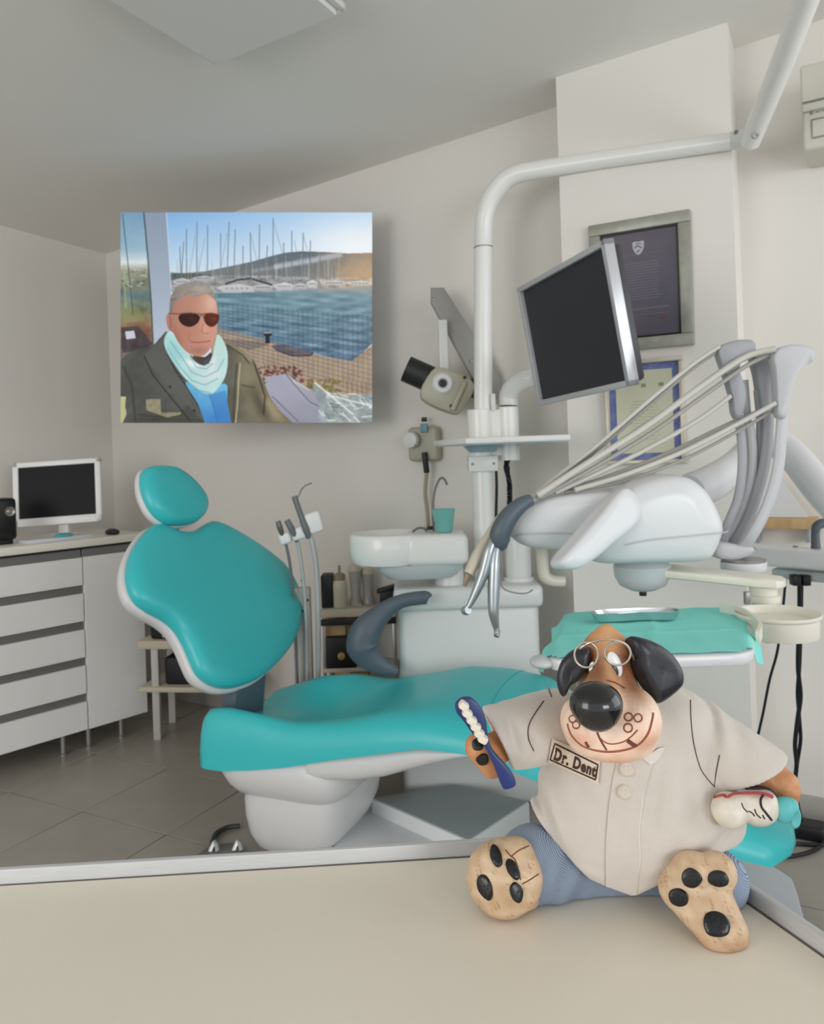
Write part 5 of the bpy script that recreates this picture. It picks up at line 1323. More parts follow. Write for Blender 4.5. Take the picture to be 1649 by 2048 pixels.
    # scarf
    sc_ = spoly([(308, 845), (330, 792), (365, 800), (430, 880), (500, 975), (560, 995), (600, 960), (625, 860), (640, 806), (672, 836), (698, 900), (704, 970), (690, 1060), (650, 1130), (595, 1176), (520, 1150), (440, 1080), (370, 990), (325, 915)], 4)
    blend(sc_, C(184, 218, 216) + (nz(.02, 53, 1.0, 3) * 14)[..., None])
    blend(sc_ * blob(370, 900, 40, 90, -.5) * .5, C(120, 196, 196)); blend(sc_ * blob(600, 1060, 80, 50, -.5) * .7, C(222, 228, 232)); blend(sc_ * blob(485, 985, 45, 22, .3) * .9, C(244, 246, 240)); blend(sc_ * blob(610, 980, 26, 50, .3) * .7, C(230, 234, 236))
    for pts in ([(350, 850), (420, 950), (480, 1040), (560, 1070), (640, 1030), (680, 960)], [(330, 890), (400, 1000), (480, 1090), (560, 1120), (640, 1080)], [(470, 950), (510, 1010), (570, 1020), (610, 985)]): blend(sc_ * pline(pts, 7) * .45, C(96, 150, 160))
    blend(sc_ * blob(660, 880, 26, 60, -.3) * .5, C(190, 220, 196)); blend(sc_ * pline([(320, 905), (420, 1070), (520, 1150), (600, 1172)], 9) * .45, C(90, 150, 170))
    blend(spoly([(490, 935), (560, 945), (600, 915), (596, 965), (556, 1000), (515, 970)], 3), C(76, 60, 54)); blend(poly([(548, 975), (592, 945), (590, 985), (556, 1000)]) * .8, C(70, 84, 100))
    # head
    face = spoly([(342, 660), (350, 590), (385, 530), (450, 505), (530, 500), (595, 525), (628, 590), (640, 670), (640, 740), (628, 810), (604, 880), (560, 932), (510, 942), (450, 915), (400, 860), (366, 800), (338, 776), (324, 735), (322, 695), (332, 680)], 4)
    lx = g(X, 330, 640)[..., None]
    blend(face, C(170, 120, 104) * (1 - lx) + C(206, 152, 132) * lx + (nz(.03, 61) * 5)[..., None])
    blend(face * blob(600, 610, 45, 60) * .6, C(230, 196, 180)); blend(face * blob(560, 770, 24, 45) * .5, C(226, 168, 146)); blend(face * blob(440, 800, 70, 60) * .4, C(186, 116, 98)); blend(face * blob(430, 620, 60, 60) * .3, C(176, 134, 116))
    blend(face * blob(520, 905, 70, 26) * .45, C(140, 96, 84)); blend(face * blob(390, 830, 22, 80, -.35) * .45, C(140, 94, 80)); blend(face * blob(335, 720, 12, 36) * .5, C(196, 120, 104)); blend(face * pline([(345, 695), (352, 740), (346, 770)], 6) * .5, C(126, 78, 66))
    blend(face * pline([(552, 740), (540, 785), (555, 800), (585, 798)], 5) * .5, C(140, 86, 74)); blend(face * pline([(478, 852), (520, 856), (560, 852), (592, 846)], 6) * .75, C(140, 74, 70)); blend(face * pline([(490, 866), (540, 870), (585, 860)], 7) * .35, C(206, 130, 120)); blend(face * pline([(470, 790), (462, 830), (470, 850)], 5) * .3, C(140, 86, 74))
    hair = spoly([(343, 670), (344, 610), (354, 560), (395, 505), (450, 486), (520, 480), (580, 500), (618, 550), (630, 600), (612, 580), (570, 555), (510, 570), (450, 562), (400, 585), (368, 625), (358, 665)], 4)
    blend(hair, C(146, 138, 130) + (nz(.14, 71) * 16)[..., None] - g(X, 420, 340)[..., None] * 20); blend(hair * blob(540, 525, 60, 24) * .6, C(190, 180, 168))
    # sunglasses
    blend(pline([(338, 676), (400, 678), (470, 672), (540, 680), (600, 674), (652, 684)], 7) * .9, C(112, 82, 58))
    for (cx, cy, rx, ry, c) in ((464, 714, 66, 42, (52, 24, 20)), (602, 714, 48, 42, (86, 38, 26))):
        m = spoly([(cx - rx, cy - ry * .5), (cx - rx * .5, cy - ry * .9), (cx + rx * .5, cy - ry * .85), (cx + rx, cy - ry * .5), (cx + rx * .85, cy + ry * .4), (cx + rx * .3, cy + ry), (cx - rx * .3, cy + ry), (cx - rx * .85, cy + ry * .4)], 4)
        blend(m, C(*c)); blend(m * blob(cx + rx * .3, cy - 6, rx * .4, ry * .35) * .6, C(128, 64, 42) if cx > 550 else C(84, 46, 36))
    blend(pline([(528, 694), (545, 688), (556, 694)], 6) * .9, C(120, 88, 62))
    I[:] = np.clip(I + (rs.normal(size=X.shape) * 2.2)[..., None], 0, 255)
    J = I.reshape(H, ss, W, ss, 3).mean((1, 3))
    return J
WS_, HS_ = 400, 334
img = paint_inset(WS_, HS_)
YP = 3.47
s0, s1, s2 = P(241.5, 425, YP), P(745, 425, YP), P(241.5, 845.5, YP)
exx = (s1 - s0).normalized(); eyy = (s0 - s2).normalized(); Wp = (s1 - s0).length; Hp = (s0 - s2).length
cp = (s1 + s2) / 2
scr = thing('inset_picture', cp + Vector((0, .05, 0)), 'frameless inset picture with added glow, a man in sunglasses at a marina', 'screen')
lut = np.array([lin(v) for v in np.arange(256)])
colr = np.interp(img, np.arange(256), lut)
gx, gy = np.meshgrid((np.arange(WS_) / (WS_ - 1) - .5) * Wp, (.5 - np.arange(HS_) / (HS_ - 1)) * Hp)
Vp = np.array(cp)[None, :] + gx.reshape(-1, 1) * np.array(exx) + gy.reshape(-1, 1) * np.array(eyy) + np.array([[0, -.0015, 0]])
ii, jj = np.meshgrid(np.arange(WS_ - 1), np.arange(HS_ - 1)); a0 = (jj * WS_ + ii).ravel()
Qp = np.stack([a0, a0 + WS_, a0 + WS_ + 1, a0 + 1], 1)
me = bpy.data.meshes.new('picture'); me.vertices.add(len(Vp)); me.vertices.foreach_set('co', Vp.astype(np.float32).ravel())
me.loops.add(len(Qp) * 4); me.loops.foreach_set('vertex_index', Qp.astype(np.int32).ravel())
me.polygons.add(len(Qp)); me.polygons.foreach_set('loop_start', np.arange(0, len(Qp) * 4, 4, dtype=np.int32)); me.update(calc_edges=True)
at = me.color_attributes.new('paint', 'FLOAT_COLOR', 'POINT'); at.data.foreach_set('color', np.concatenate([colr.reshape(-1, 3), np.ones((len(Vp), 1))], 1).astype(np.float32).ravel())
m = bpy.data.materials.new('inset_picture_glow'); m.cycles.emission_sampling = 'NONE'; m.use_nodes = True; nt = m.node_tree; b_ = nt.nodes['Principled BSDF']
an = nt.nodes.new('ShaderNodeAttribute'); an.attribute_name = 'paint'
b_.inputs['Base Color'].default_value = (.01, .01, .01, 1); b_.inputs['Roughness'].default_value = .6; b_.inputs['Specular IOR Level'].default_value = .1
nt.links.new(an.outputs['Color'], b_.inputs['Emission Color']); b_.inputs['Emission Strength'].default_value = .98  # glow added to keep the inset as bright as its painted colours
link_mesh('picture', me, m, scr)
bm = new(); box(bm, (Wp, Hp, .022), frame(cp + Vector((0, .0105, 0)), exx, eyy), .0008, 1); obj('panel', bm, M_blk, scr)
bm = new(); box(bm, (.30, .24, .03), frame(cp + Vector((0, .036, 0)), exx, eyy), .004); obj('mount_plate', bm, M_blk, scr)
mq = cp + Vector((0, .05, 0)); wl = Vector((cp.x, wy(cp.x), cp.z))
obj('mount_arm', tb([mq, (mq + wl) / 2 + Vector((0, 0, -.0)), wl], .025, seg=12), M_blk, scr)
bm = new(); box(bm, (.16, .02, .22), Matrix.Translation(wl + BN3 * .011) @ RWm, .003); obj('wall_bracket', bm, M_blk, scr)

# ================================================================== dog figurine (ceramic dentist dog in a cloth shirt)
def D(px, py, Y): return np.array(P(px, py, Y))
def kpx(n, Y=.6): return n * Y / FPX
def bp(p, Yr=.585):
    """front-view coordinates of points (orthographic, about the figurine's own depth)"""
    x = p[:, 0] / Yr; z = (p[:, 2] - CAMH) / Yr
    return 824.5 + FPX * (x * CR - z * SR), ROW0 - FPX * (x * SR + z * CR)
cdog = PZ(1270, 1800, DZ)
dog = thing('dog_figurine', (cdog.x, cdog.y + .03, DZ), 'ceramic dog figurine in a cream dentist shirt holding a toothbrush on the desk', 'figurine')
# ---- shirt
hem_x = [1000, 1056, 1100, 1180, 1262, 1272, 1285, 1340, 1400, 1500, 1560]; hem_y = [1590, 1634, 1690, 1762, 1792, 1790, 1776, 1738, 1712, 1706, 1700]
def crease(px, py, x0, y0, x1, y1, w, amp):
    """soft cloth fold along a segment of the front: positive amp = hollow, negative = ridge"""
    dx, dy = x1 - x0, y1 - y0; L2 = dx * dx + dy * dy
    t = np.clip(((px - x0) * dx + (py - y0) * dy) / L2, 0, 1)
    d2 = (px - x0 - t * dx) ** 2 + (py - y0 - t * dy) ** 2
    return amp * np.exp(-d2 / (w * w)) * np.sin(np.pi * np.clip(t * .9 + .05, 0, 1)) ** .5
def f_shirt(p):
    px, py = bp(p)
    d = s_ell(p, D(1272, 1632, .632), (kpx(214, .632), .060, kpx(178, .632)))
    d = smin(d, s_ell(p, D(1245, 1482, .628), (kpx(150, .628), .050, kpx(125, .628))), .022)
    d = smin(d, s_ell(p, D(1345, 1450, .632), (kpx(80, .632), .040, kpx(72, .632))), .02)
    d += .0018 * vnoise(p * np.array([1, .6, .55]), 85, 3) + .0010 * vnoise(p, 165, 5)
    # drapes below the buttons and at the waist
    d += .0016 * np.exp(-((px - 1345) / 40) ** 2) * np.exp(-((py - 1690) / 26) ** 2) - .0022 * np.exp(-((px - 1400 + (py - 1650) * .9) / 16) ** 2) * np.exp(-((py - 1680) / 40) ** 2)
    d += .0035 * np.exp(-((px - 1088 - (py - 1600) * .35) / 9) ** 2) * np.exp(-((py - 1655) / 50) ** 2)
    for c_ in ((1078, 1590, 1108, 1690, 9, .0040), (1098, 1600, 1130, 1700, 10, -.0020), (1072, 1520, 1062, 1600, 12, .0022), (1328, 1528, 1320, 1650, 13, .0030), (1352, 1520, 1350, 1660, 18, -.0016),
               (1320, 1706, 1410, 1690, 11, .0024), (1430, 1690, 1484, 1655, 10, .0034), (1412, 1668, 1470, 1625, 14, -.0018), (1150, 1590, 1200, 1730, 26, .0018), (1118, 1560, 1170, 1640, 20, -.0016),
               (1385, 1560, 1400, 1650, 20, .0022), (1215, 1640, 1260, 1668, 14, .0014), (1150, 1735, 1210, 1752, 8, -.0012)):
        d += crease(px, py, *c_)
    hem = np.interp(px, hem_x, hem_y)
    d = smax(d, (py - hem) * .00037, .0015)
    # sleeves
    a = s_cap(p, D(1110, 1450, .622), D(990, 1477, .590), kpx(72, .61), kpx(66, .59))
    a += .0012 * vnoise(p, 120, 9) + .0028 * np.exp(-((px - 1012 - (py - 1470) * .28) / 10) ** 2) * np.exp(-((py - 1470) / 45) ** 2)
    for c_ in ((1032, 1440, 1050, 1500, 10, .0030), (1010, 1425, 1022, 1470, 9, -.0016), (1062, 1470, 1075, 1510, 9, .0026)): a += crease(px, py, *c_)
    pl = s_pl(p, D(993, 1472, .59), (-.91, -.12, -.41)); a = smax(a, pl, .0015)
    a = np.maximum(a, -smax(s_cap(p, D(1060, 1460, .61), D(960, 1484, .585), kpx(48, .6), kpx(50, .585)), -pl - .010, .001))
    b = s_cap(p, D(1375, 1452, .630), D(1520, 1562, .605), kpx(66, .63), kpx(75, .605))
    b += .0010 * vnoise(p, 110, 12) + .0075 * np.exp(-((px - 1432 + (py - 1480) * .25) / 13) ** 2) * np.exp(-((py - 1478) / 38) ** 2)
    for c_ in ((1448, 1430, 1424, 1520, 15, .0060), (1470, 1440, 1452, 1520, 13, -.0020), (1500, 1470, 1480, 1560, 16, .0016), (1420, 1420, 1406, 1480, 10, -.0014)): b += crease(px, py, *c_)
    pl2 = s_pl(p, D(1501, 1547, .605), (.42, -.12, -.90)); b = smax(b, pl2, .0015)
    b = np.maximum(b, -smax(s_cap(p, D(1440, 1500, .62), D(1545, 1582, .60), kpx(56, .61), kpx(62, .605)), -pl2 - .010, .001))
    return smin(smin(d, a, .005), b, .005)
M_shirt = mat('shirt_cotton', (206, 198, 189), .8, spec=.2, var=.03, vscale=40, bump=.25, bscale=900, sheen=.2)
lo = np.minimum.reduce([D(950, 1800, .56), D(950, 1350, .56)]) - .004; hi = np.maximum.reduce([D(1610, 1340, .70), D(1610, 1800, .70)]) + .004
lo[1] = .55; hi[1] = .70; hi[2] = D(1240, 1335, .57)[2]; lo[0] = D(925, 1400, .57)[0]; lo[2] = D(1270, 1810, .70)[2]
sh = sdf_obj('shirt', f_shirt, lo, hi, .0017, M_shirt, dog)
def march(px, py, fn, y0=.46, y1=.72, n=260):
    """first hit of camera-side rays on a surface (used to lay trim on the cloth)"""
    px = np.atleast_1d(np.array(px, float)); py = np.atleast_1d(np.array(py, float))
    x = (px - 824.5) / FPX; y = (ROW0 - py) / FPX
    u = x * CR + y * SR; v = -x * SR + y * CR
    Ys = np.linspace(y0, y1, n)
    pts = np.stack([u[:, None] * Ys, np.broadcast_to(Ys, (len(u), n)), CAMH + v[:, None] * Ys], -1)
    F = fn(pts.reshape(-1, 3)).reshape(len(u), n)
    k = np.argmax(F < 0, axis=1); k = np.clip(k, 1, n - 1); r = np.arange(len(u))
    f0, f1 = F[r, k - 1], F[r, k]; t = np.clip(f0 / np.where(np.abs(f0 - f1) < 1e-9, 1, f0 - f1), 0, 1)
    Yh = Ys[k - 1] + t * (Ys[k] - Ys[k - 1])
    return np.stack([u * Yh, Yh, CAMH + v * Yh], 1)
def dens(pts, n=7): return [(p.x, p.y) for p in catmull([Vector((a, b, 0)) for a, b in pts], n)]
def trim(name, pts, fn, r, m, par, off=.0003, seg=6, n=7):
    q = dens(pts, n); h = march([a for a, _ in q], [b for _, b in q], fn); h[:, 1] -= off
    return obj(name, tb([Vector(x) for x in h], r, seg=seg, smooth=1), m, par)
M_seam = mat('seam_thread', (96, 82, 74), .8); M_thr = mat('pale_thread', (226, 220, 210), .8)
trim('armhole_seam', [(1088, 1402), (1070, 1428), (1058, 1452), (1058, 1478), (1068, 1502)], f_shirt, .0005, M_seam, sh, 0)
trim('armhole_seam', [(1382, 1400), (1383, 1440), (1388, 1485), (1400, 1532), (1414, 1556), (1430, 1574)], f_shirt, .0005, M_seam, sh, 0)
trim('shoulder_seam', [(1098, 1377), (1101, 1386), (1104, 1394)], f_shirt, .0005, M_seam, sh, 0)
trim('sleeve_seam', [(1440, 1510), (1434, 1540), (1429, 1572)], f_shirt, .0005, M_seam, sh, 0)
trim('placket_edge', [(1308, 1514), (1296, 1545), (1285, 1600), (1278, 1660), (1280, 1715), (1276, 1750), (1272, 1786)], f_shirt, .0009, M_thr, sh, .0002)
# overlapping front panel left of the edge
def sheet(name, left, right, n, mcol, fn, off, m, par):
    rows = []
    for k in range(n + 1):
        t = k / n; a = np.array(left(t)); b = np.array(right(t))
        rows.append([a * (1 - s) + b * s for s in np.linspace(0, 1, mcol + 1)])
    fl = np.array(rows).reshape(-1, 2); h = march(fl[:, 0], fl[:, 1], fn); h[:, 1] -= off
    bm = new(); vv = [bm.verts.new(x) for x in h]
    for k in range(n):
        for s in range(mcol):
            i = k * (mcol + 1) + s; bm.faces.new((vv[i], vv[i + 1], vv[i + mcol + 2], vv[i + mcol + 1]))
    bm.normal_update(); bmesh.ops.solidify(bm, geom=list(bm.faces), thickness=.0007)
    return obj(name, bm, m, par, angle=60)
def ev(pts):
    P_ = dens(pts, 10); ys_ = np.array(P_)
    return lambda t: (np.interp(t, np.linspace(0, 1, len(ys_)), ys_[:, 0]), np.interp(t, np.linspace(0, 1, len(ys_)), ys_[:, 1]))
sheet('placket', ev([(1236, 1516), (1226, 1560), (1216, 1630), (1212, 1700), (1212, 1771)]), ev([(1308, 1514), (1285, 1600), (1278, 1660), (1279, 1715), (1271, 1788)]), 26, 8, f_shirt, .0006, M_shirt, sh)
sheet('collar', ev([(1282, 1512), (1298, 1506), (1318, 1494)]), ev([(1300, 1528), (1316, 1516), (1330, 1492)]), 8, 4, f_shirt, .0022, mat('collar_cotton', (216, 208, 200), .8), sh)
M_btn = mat('button_cream', (206, 196, 182), .4)
for (bx_, by_, r_) in ((1255, 1536, 16), (1250, 1582, 15)):
    h = Vector(march(bx_, by_, f_shirt)[0]); h.y -= .0012; rr = kpx(r_, .58)
    bm = new(); lathe(bm, [(rr * .9, -.001), (rr, 0), (rr, .001), (rr * .88, .0016), (rr * .75, .0009), (.0002, .0009)], axisM(h, (-.05, -1, .12)), 28); bt = obj('button', bm, M_btn, sh)
    for dx, dz in ((-.3, .25), (.3, .25), (-.3, -.25), (.3, -.25)):
        hh = h + Vector((dx * rr, -.0012, dz * rr)); bm = new(); ell(bm, hh, (rr * .13, .0006, rr * .13), None, 8, 6); obj('thread_hole', bm, M_thr, bt)
# name patch with its lettering
M_patch = mat('patch_cloth', (220, 204, 186), .8, bump=.2, bscale=700); M_ink = mat('dark_brown_ink', (66, 38, 30), .7)
Q4 = [(1104, 1476), (1201, 1515), (1196.5, 1566), (1096, 1522)]
def bil(q, u, v): return tuple(np.array(q[0]) * (1 - u) * (1 - v) + np.array(q[1]) * u * (1 - v) + np.array(q[2]) * u * v + np.array(q[3]) * (1 - u) * v)
pat = sheet('name_patch', lambda t: bil(Q4, 0, t), lambda t: bil(Q4, 1, t), 8, 16, f_shirt, .0013, M_patch, dog)
pat['label'] = 'cream cloth name patch with dark lettering'
I4 = [(1109, 1485), (1195, 1527), (1190, 1557), (1100, 1517)]
loop = []
for a, b in ((0, 1), (1, 2), (2, 3), (3, 0)):
    for k in range(8): loop.append(tuple(np.array(I4[a]) * (1 - k / 8) + np.array(I4[b]) * (k / 8)))
h = march([x for x, _ in loop], [y for _, y in loop], f_shirt); h[:, 1] -= .0024
obj('patch_border', tb([Vector(x) for x in h], .0006, seg=6, smooth=1, closed=True), M_ink, pat)
cu = bpy.data.curves.new('lettering', 'FONT'); cu.body = 'Dr. Dent'; cu.size = 1.0; cu.offset = .04; cu.space_character = 1.12; cu.resolution_u = 3
t_ = bpy.data.objects.new('lettering_tmp', cu); COL.objects.link(t_)
me = bpy.data.meshes.new_from_object(t_.evaluated_get(bpy.context.evaluated_depsgraph_get())); bpy.data.objects.remove(t_)
co = np.empty(len(me.vertices) * 3); me.vertices.foreach_get('co', co); co = co.reshape(-1, 3)
u_ = (co[:, 0] - co[:, 0].min()) / np.ptp(co[:, 0]); v_ = 1 - (co[:, 1] - co[:, 1].min()) / np.ptp(co[:, 1])
T4 = np.array([(1111.5, 1492), (1193, 1529), (1188.5, 1552), (1106, 1517)], float)
qq = (T4[0][None] * ((1 - u_) * (1 - v_))[:, None] + T4[1][None] * (u_ * (1 - v_))[:, None] + T4[2][None] * (u_ * v_)[:, None] + T4[3][None] * ((1 - u_) * v_)[:, None])
h = march(qq[:, 0], qq[:, 1], f_shirt); h[:, 1] -= .0029
me.vertices.foreach_set('co', h.astype(np.float32).ravel()); me.update(); me.materials.clear()
link_mesh('lettering', me, M_ink, pat, smooth=False)
# ---- jeans
def f_jeans(p):
    d = s_ell(p, D(1270, 1735, .640), (kpx(190, .64), .036, kpx(75, .64)))
    d = smin(d, s_cap(p, D(1190, 1728, .636), D(1068, 1728, .612), kpx(70, .63), kpx(74, .61)), .012)
    d = smin(d, s_cap(p, D(1350, 1762, .630), D(1436, 1762, .598), kpx(66, .63), kpx(60, .6)), .012)
    px, py = bp(p)
    d += .0012 * np.sin((px * .9 + py * .5) * .11) * np.exp(-((px - 1140) / 60) ** 2) + .0006 * vnoise(p, 160, 21)
    return smax(d, -(p[:, 2] - (DZ + .0004)), .002)
m = bpy.data.materials.new('denim'); m.use_nodes = True; nt = m.node_tree; b_ = nt.nodes['Principled BSDF']; MATS['denim'] = m
tc = nt.nodes.new('ShaderNodeTexCoord'); mp = nt.nodes.new('ShaderNodeMapping'); mp.inputs['Rotation'].default_value = (0, .7, .3)
wv = nt.nodes.new('ShaderNodeTexWave'); wv.inputs['Scale'].default_value = 330; wv.inputs['Distortion'].default_value = 1.5; wv.inputs['Detail'].default_value = 2
nt.links.new(tc.outputs['Object'], mp.inputs[0]); nt.links.new(mp.outputs[0], wv.inputs['Vector'])
rp_ = nt.nodes.new('ShaderNodeValToRGB'); rp_.color_ramp.elements[0].color = (*L3((112, 128, 152)), 1); rp_.color_ramp.elements[1].color = (*L3((164, 176, 194)), 1)
nt.links.new(wv.outputs['Fac'], rp_.inputs[0]); nt.links.new(rp_.outputs[0], b_.inputs['Base Color']); b_.inputs['Roughness'].default_value = .9; b_.inputs['Specular IOR Level'].default_value = .1
bpn = nt.nodes.new('ShaderNodeBump'); bpn.inputs['Strength'].default_value = .4; bpn.inputs['Distance'].default_value = .0006; nt.links.new(wv.outputs['Fac'], bpn.inputs['Height']); nt.links.new(bpn.outputs[0], b_.inputs['Normal'])
lo = np.array([D(980, 1700, .61)[0], .56, DZ - .004]); hi = np.array([D(1520, 1700, .61)[0], .70, DZ + .075])
jn = sdf_obj('jeans', f_jeans, lo, hi, .0018, MATS['denim'], dog)
# ---- feet
M_cer = vcmat('painted_ceramic', .42, .45, var=.14, vscale=90, bump=.35, bscale=320)
M_pad = mat('black_gloss_paint', (17, 17, 19), .28, spec=.5, bump=.2, bscale=300)
M_brl = mat('brown_glaze_line', (128, 76, 48), .6)
def mixc(c, t, c2): return c * (1 - t[:, None]) + np.array(L3(c2)) * t[:, None]
def paint_foot(V):
    c = np.tile(np.array(L3((212, 186, 154))), (len(V), 1)); px, py = bp(V)
    n = np.clip(.5 + 1.1 * vnoise(V, 330, 31), 0, 1); c = mixc(c, .50 * n, (190, 146, 106)); c = mixc(c, (vnoise(V, 900, 33) > .42) * .45, (150, 104, 70)); c = mixc(c, np.clip(vnoise(V, 180, 34) * 1.6, 0, 1) * .4, (232, 212, 184))
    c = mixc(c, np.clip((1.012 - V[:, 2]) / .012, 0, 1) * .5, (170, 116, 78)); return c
nL = np.array([-.42, -.88, .20]); nL /= np.linalg.norm(nL)
nR = np.array([.10, -.90, .42]); nR /= np.linalg.norm(nR)
def f_footL(p):
    d = s_cap(p, D(1003, 1758, .588), D(1015, 1752, .590), kpx(73, .589), kpx(72, .589), (nL, 1.55))
    for (x, y, r) in ((1036, 1708, 32), (1060, 1748, 30), (1052, 1788, 30)): d = smin(d, s_ell(p, D(x, y, .594), (kpx(r),) * 3), .004)
    return smax(d, -(p[:, 2] - (DZ + .0003)), .002)
def f_footR(p):
    d = s_cap(p, D(1392, 1778, .566), D(1449, 1866, .546), kpx(66, .566), kpx(50, .546), (nR, 1.7))
    for (x, y, r) in ((1352, 1775, 34), (1385, 1745, 40), (1433, 1745, 40)): d = smin(d, s_ell(p, D(x, y, .566), (kpx(r, .566),) * 3), .004)
    d = np.maximum(d, -s_cap(p, D(1402, 1700, .553), D(1413, 1733, .545), .0016)); d = np.maximum(d, -s_cap(p, D(1338, 1738, .555), D(1352, 1753, .547), .0014))
    return smax(d, -(p[:, 2] - (DZ + .0003)), .002)
def pad(cx, cy, rx, ry, fn, par, ang=0.0, m=None):
    h = Vector(march(cx, cy, fn)[0]); k = h.y / FPX
    e = 2.0 * k
    pts = np.array([(cx + dx, cy + dy) for dx, dy in ((-6, 0), (6, 0), (0, -6), (0, 6))]); q = march(pts[:, 0], pts[:, 1], fn)
    n = Vector(q[1] - q[0]).cross(Vector(q[2] - q[3])); n = n.normalized(); n = n if n.y < 0 else -n
    X_ = Vector((math.cos(ang), 0, math.sin(ang))); M = axisM(h, n, X_)
    rnd = random.Random(int(cx)); o = [(math.cos(a) * rx * k * rnd.uniform(.92, 1.08), math.sin(a) * ry * k * rnd.uniform(.92, 1.08)) for a in [i * math.pi / 4 for i in range(8)]]
    bm = new(); pillow(bm, o, [(.95, -.004), (1.0, -.0012), (1.0, .0006), (.9, .0015), (.6, .002), (.2, .0021)], M, n=4)
    return obj('paw_pad', bm, m or M_pad, par)
fL = sdf_obj('foot', f_footL, D(1010, 1755, .59) - np.array([.036, .034, .034]), D(1010, 1755, .59) + np.array([.036, .034, .036]), .0011, M_cer, dog, paint_foot)
for a in ((970, 1774, 16, 24, .35), (993, 1712, 12, 22, .3), (1026, 1738, 12, 20, .5), (1034, 1785, 13, 20, .25)): pad(a[0], a[1], a[2], a[3], f_footL, fL, a[4])
for pts in ([(1012, 1700), (1022, 1712), (1032, 1722), (1042, 1760)], [(1024, 1712), (1040, 1700), (1058, 1692)], [(1045, 1768), (1060, 1760), (1078, 1748)]): trim('toe_line', pts, f_footL, .0005, M_brl, fL, 0)
c = D(1415, 1810, .555); fR = sdf_obj('foot', f_footR, c - np.array([.042, .036, .046]), c + np.array([.040, .036, .046]), .0011, M_cer, dog, paint_foot)
for a in ((1433, 1848, 26, 24, 0), (1384, 1757, 19, 18, 0), (1437, 1758, 21, 15, .05), (1358, 1795, 20, 16, -.1)): pad(a[0], a[1], a[2], a[3], f_footR, fR, a[4])
# ---- left paw with toothbrush
def paint_fur(V):
    c = np.tile(np.array(L3((214, 154, 106))), (len(V), 1)); n = .5 + .5 * vnoise(V, 330, 41); return mixc(c, .6 * n, (160, 96, 56))
def f_pawL(p):
    d = s_cap(p, D(958, 1494, .578), D(985, 1532, .580), kpx(28, .58), kpx(24, .58))
    return smin(d, s_cap(p, D(980, 1500, .585), D(1030, 1480, .60), kpx(30), kpx(32)), .006)
c = D(975, 1505, .583); pw = sdf_obj('paw', f_pawL, c - np.array([.024, .022, .028]), c + np.array([.032, .026, .026]), .0010, M_cer, dog, paint_fur)
pad(956, 1489, 12, 12, f_pawL, pw); pad(966, 1519, 13, 13, f_pawL, pw)
M_navy = mat('navy_plastic', (34, 52, 110), .35); M_bris = mat('bristle_white', (226, 218, 204), .7)
tbx = [(911, 1409), (922, 1397), (941, 1395), (958, 1409), (970, 1431), (974, 1456), (978, 1478), (986, 1500), (1006, 1523), (1021, 1540), (1031, 1559), (1029, 1570), (1012, 1576), (1003, 1569), (989, 1533), (977, 1506), (964, 1484), (945, 1465), (928, 1441), (914, 1424)]
o_ = P(965, 1485, .560); p2 = plane_uv(tbx, o_, Vector((0, -1, 0)), Vector((1, 0, 0)), Vector((0, 0, 1)))
cat_ = [(p.x, p.y) for p in catmull([Vector((x, y, 0)) for x, y in p2], 3, True)]
bm = new(); prism(bm, cat_, -.0035, .0035, frame(o_, (1, 0, 0), (0, 0, 1)), .0012, 2); br_ = obj('toothbrush', bm, M_navy, dog)
for (x, y) in ((928, 1411), (935, 1426), (944, 1440), (952, 1453), (959, 1466), (966, 1477)):
    q = P(x, y, .5545); bm = new(); box(bm, (kpx(20, .555), .009, kpx(16, .555)), Matrix.Translation(q) @ Matrix.Rotation(math.radians(-33 + random.uniform(-6, 6)) * -1, 4, 'Y'), .0018, 2); obj('bristle_tuft', bm, M_bris, br_)
# ---- right forearm, tooth, ribbon
def f_armR(p):
    d = s_cap(p, D(1522, 1540, .606), D(1566, 1572, .598), kpx(42), kpx(30, .6)); d = smin(d, s_cap(p, D(1566, 1572, .598), D(1578, 1610, .594), kpx(28), kpx(19)), .006)
    return d + .0008 * vnoise(p, 420, 51)
c = D(1548, 1570, .60); sdf_obj('forearm', f_armR, c - np.array([.034, .024, .028]), c + np.array([.028, .024, .030]), .0010, M_cer, dog, paint_fur)
def f_tooth(p):
    d = s_ell(p, D(1460, 1620, .578), (kpx(35, .578), .014, kpx(35, .578)))
    d = smin(d, s_ell(p, D(1516, 1612, .580), (kpx(42, .58), .014, kpx(38, .58))), .004)
    return smax(d, -s_pl(p, D(1490, 1586, .578), (0.07, 0, -1)), .002)
def paint_tooth(V):
    px, py = bp(V, .575); c = np.tile(np.array(L3((226, 218, 204))), (len(V), 1)); return mixc(c, np.exp(-((py - 1588) / 5.0) ** 2) * .5, (150, 70, 66))
c = D(1490, 1615, .579); th = sdf_obj('tooth', f_tooth, c - np.array([.030, .018, .020]), c + np.array([.030, .018, .020]), .0009, M_cer, dog, paint_tooth); th['label'] = 'white ceramic tooth with red gum rim'
trim('gum_rim', [(1429, 1594), (1447, 1590), (1455, 1594), (1468, 1588), (1500, 1586), (1530, 1588), (1545, 1593)], f_tooth, .0013, mat('gum_red', (168, 62, 66), .5), th, .0006)
M_crk = mat('crack_and_gap_black', (28, 24, 24), .6)
trim('crack', [(1527, 1590), (1522, 1600), (1524, 1614), (1533, 1626), (1544, 1640)], f_tooth, .0008, M_crk, th, .0002)
for pts in ([(1484, 1606), (1488, 1616), (1496, 1624)], [(1498, 1622), (1505, 1626), (1510, 1632)], [(1510, 1618), (1514, 1628), (1522, 1636)], [(1526, 1630), (1530, 1638)]): trim('crack', pts, f_tooth, .00045, M_crk, th, .0001)
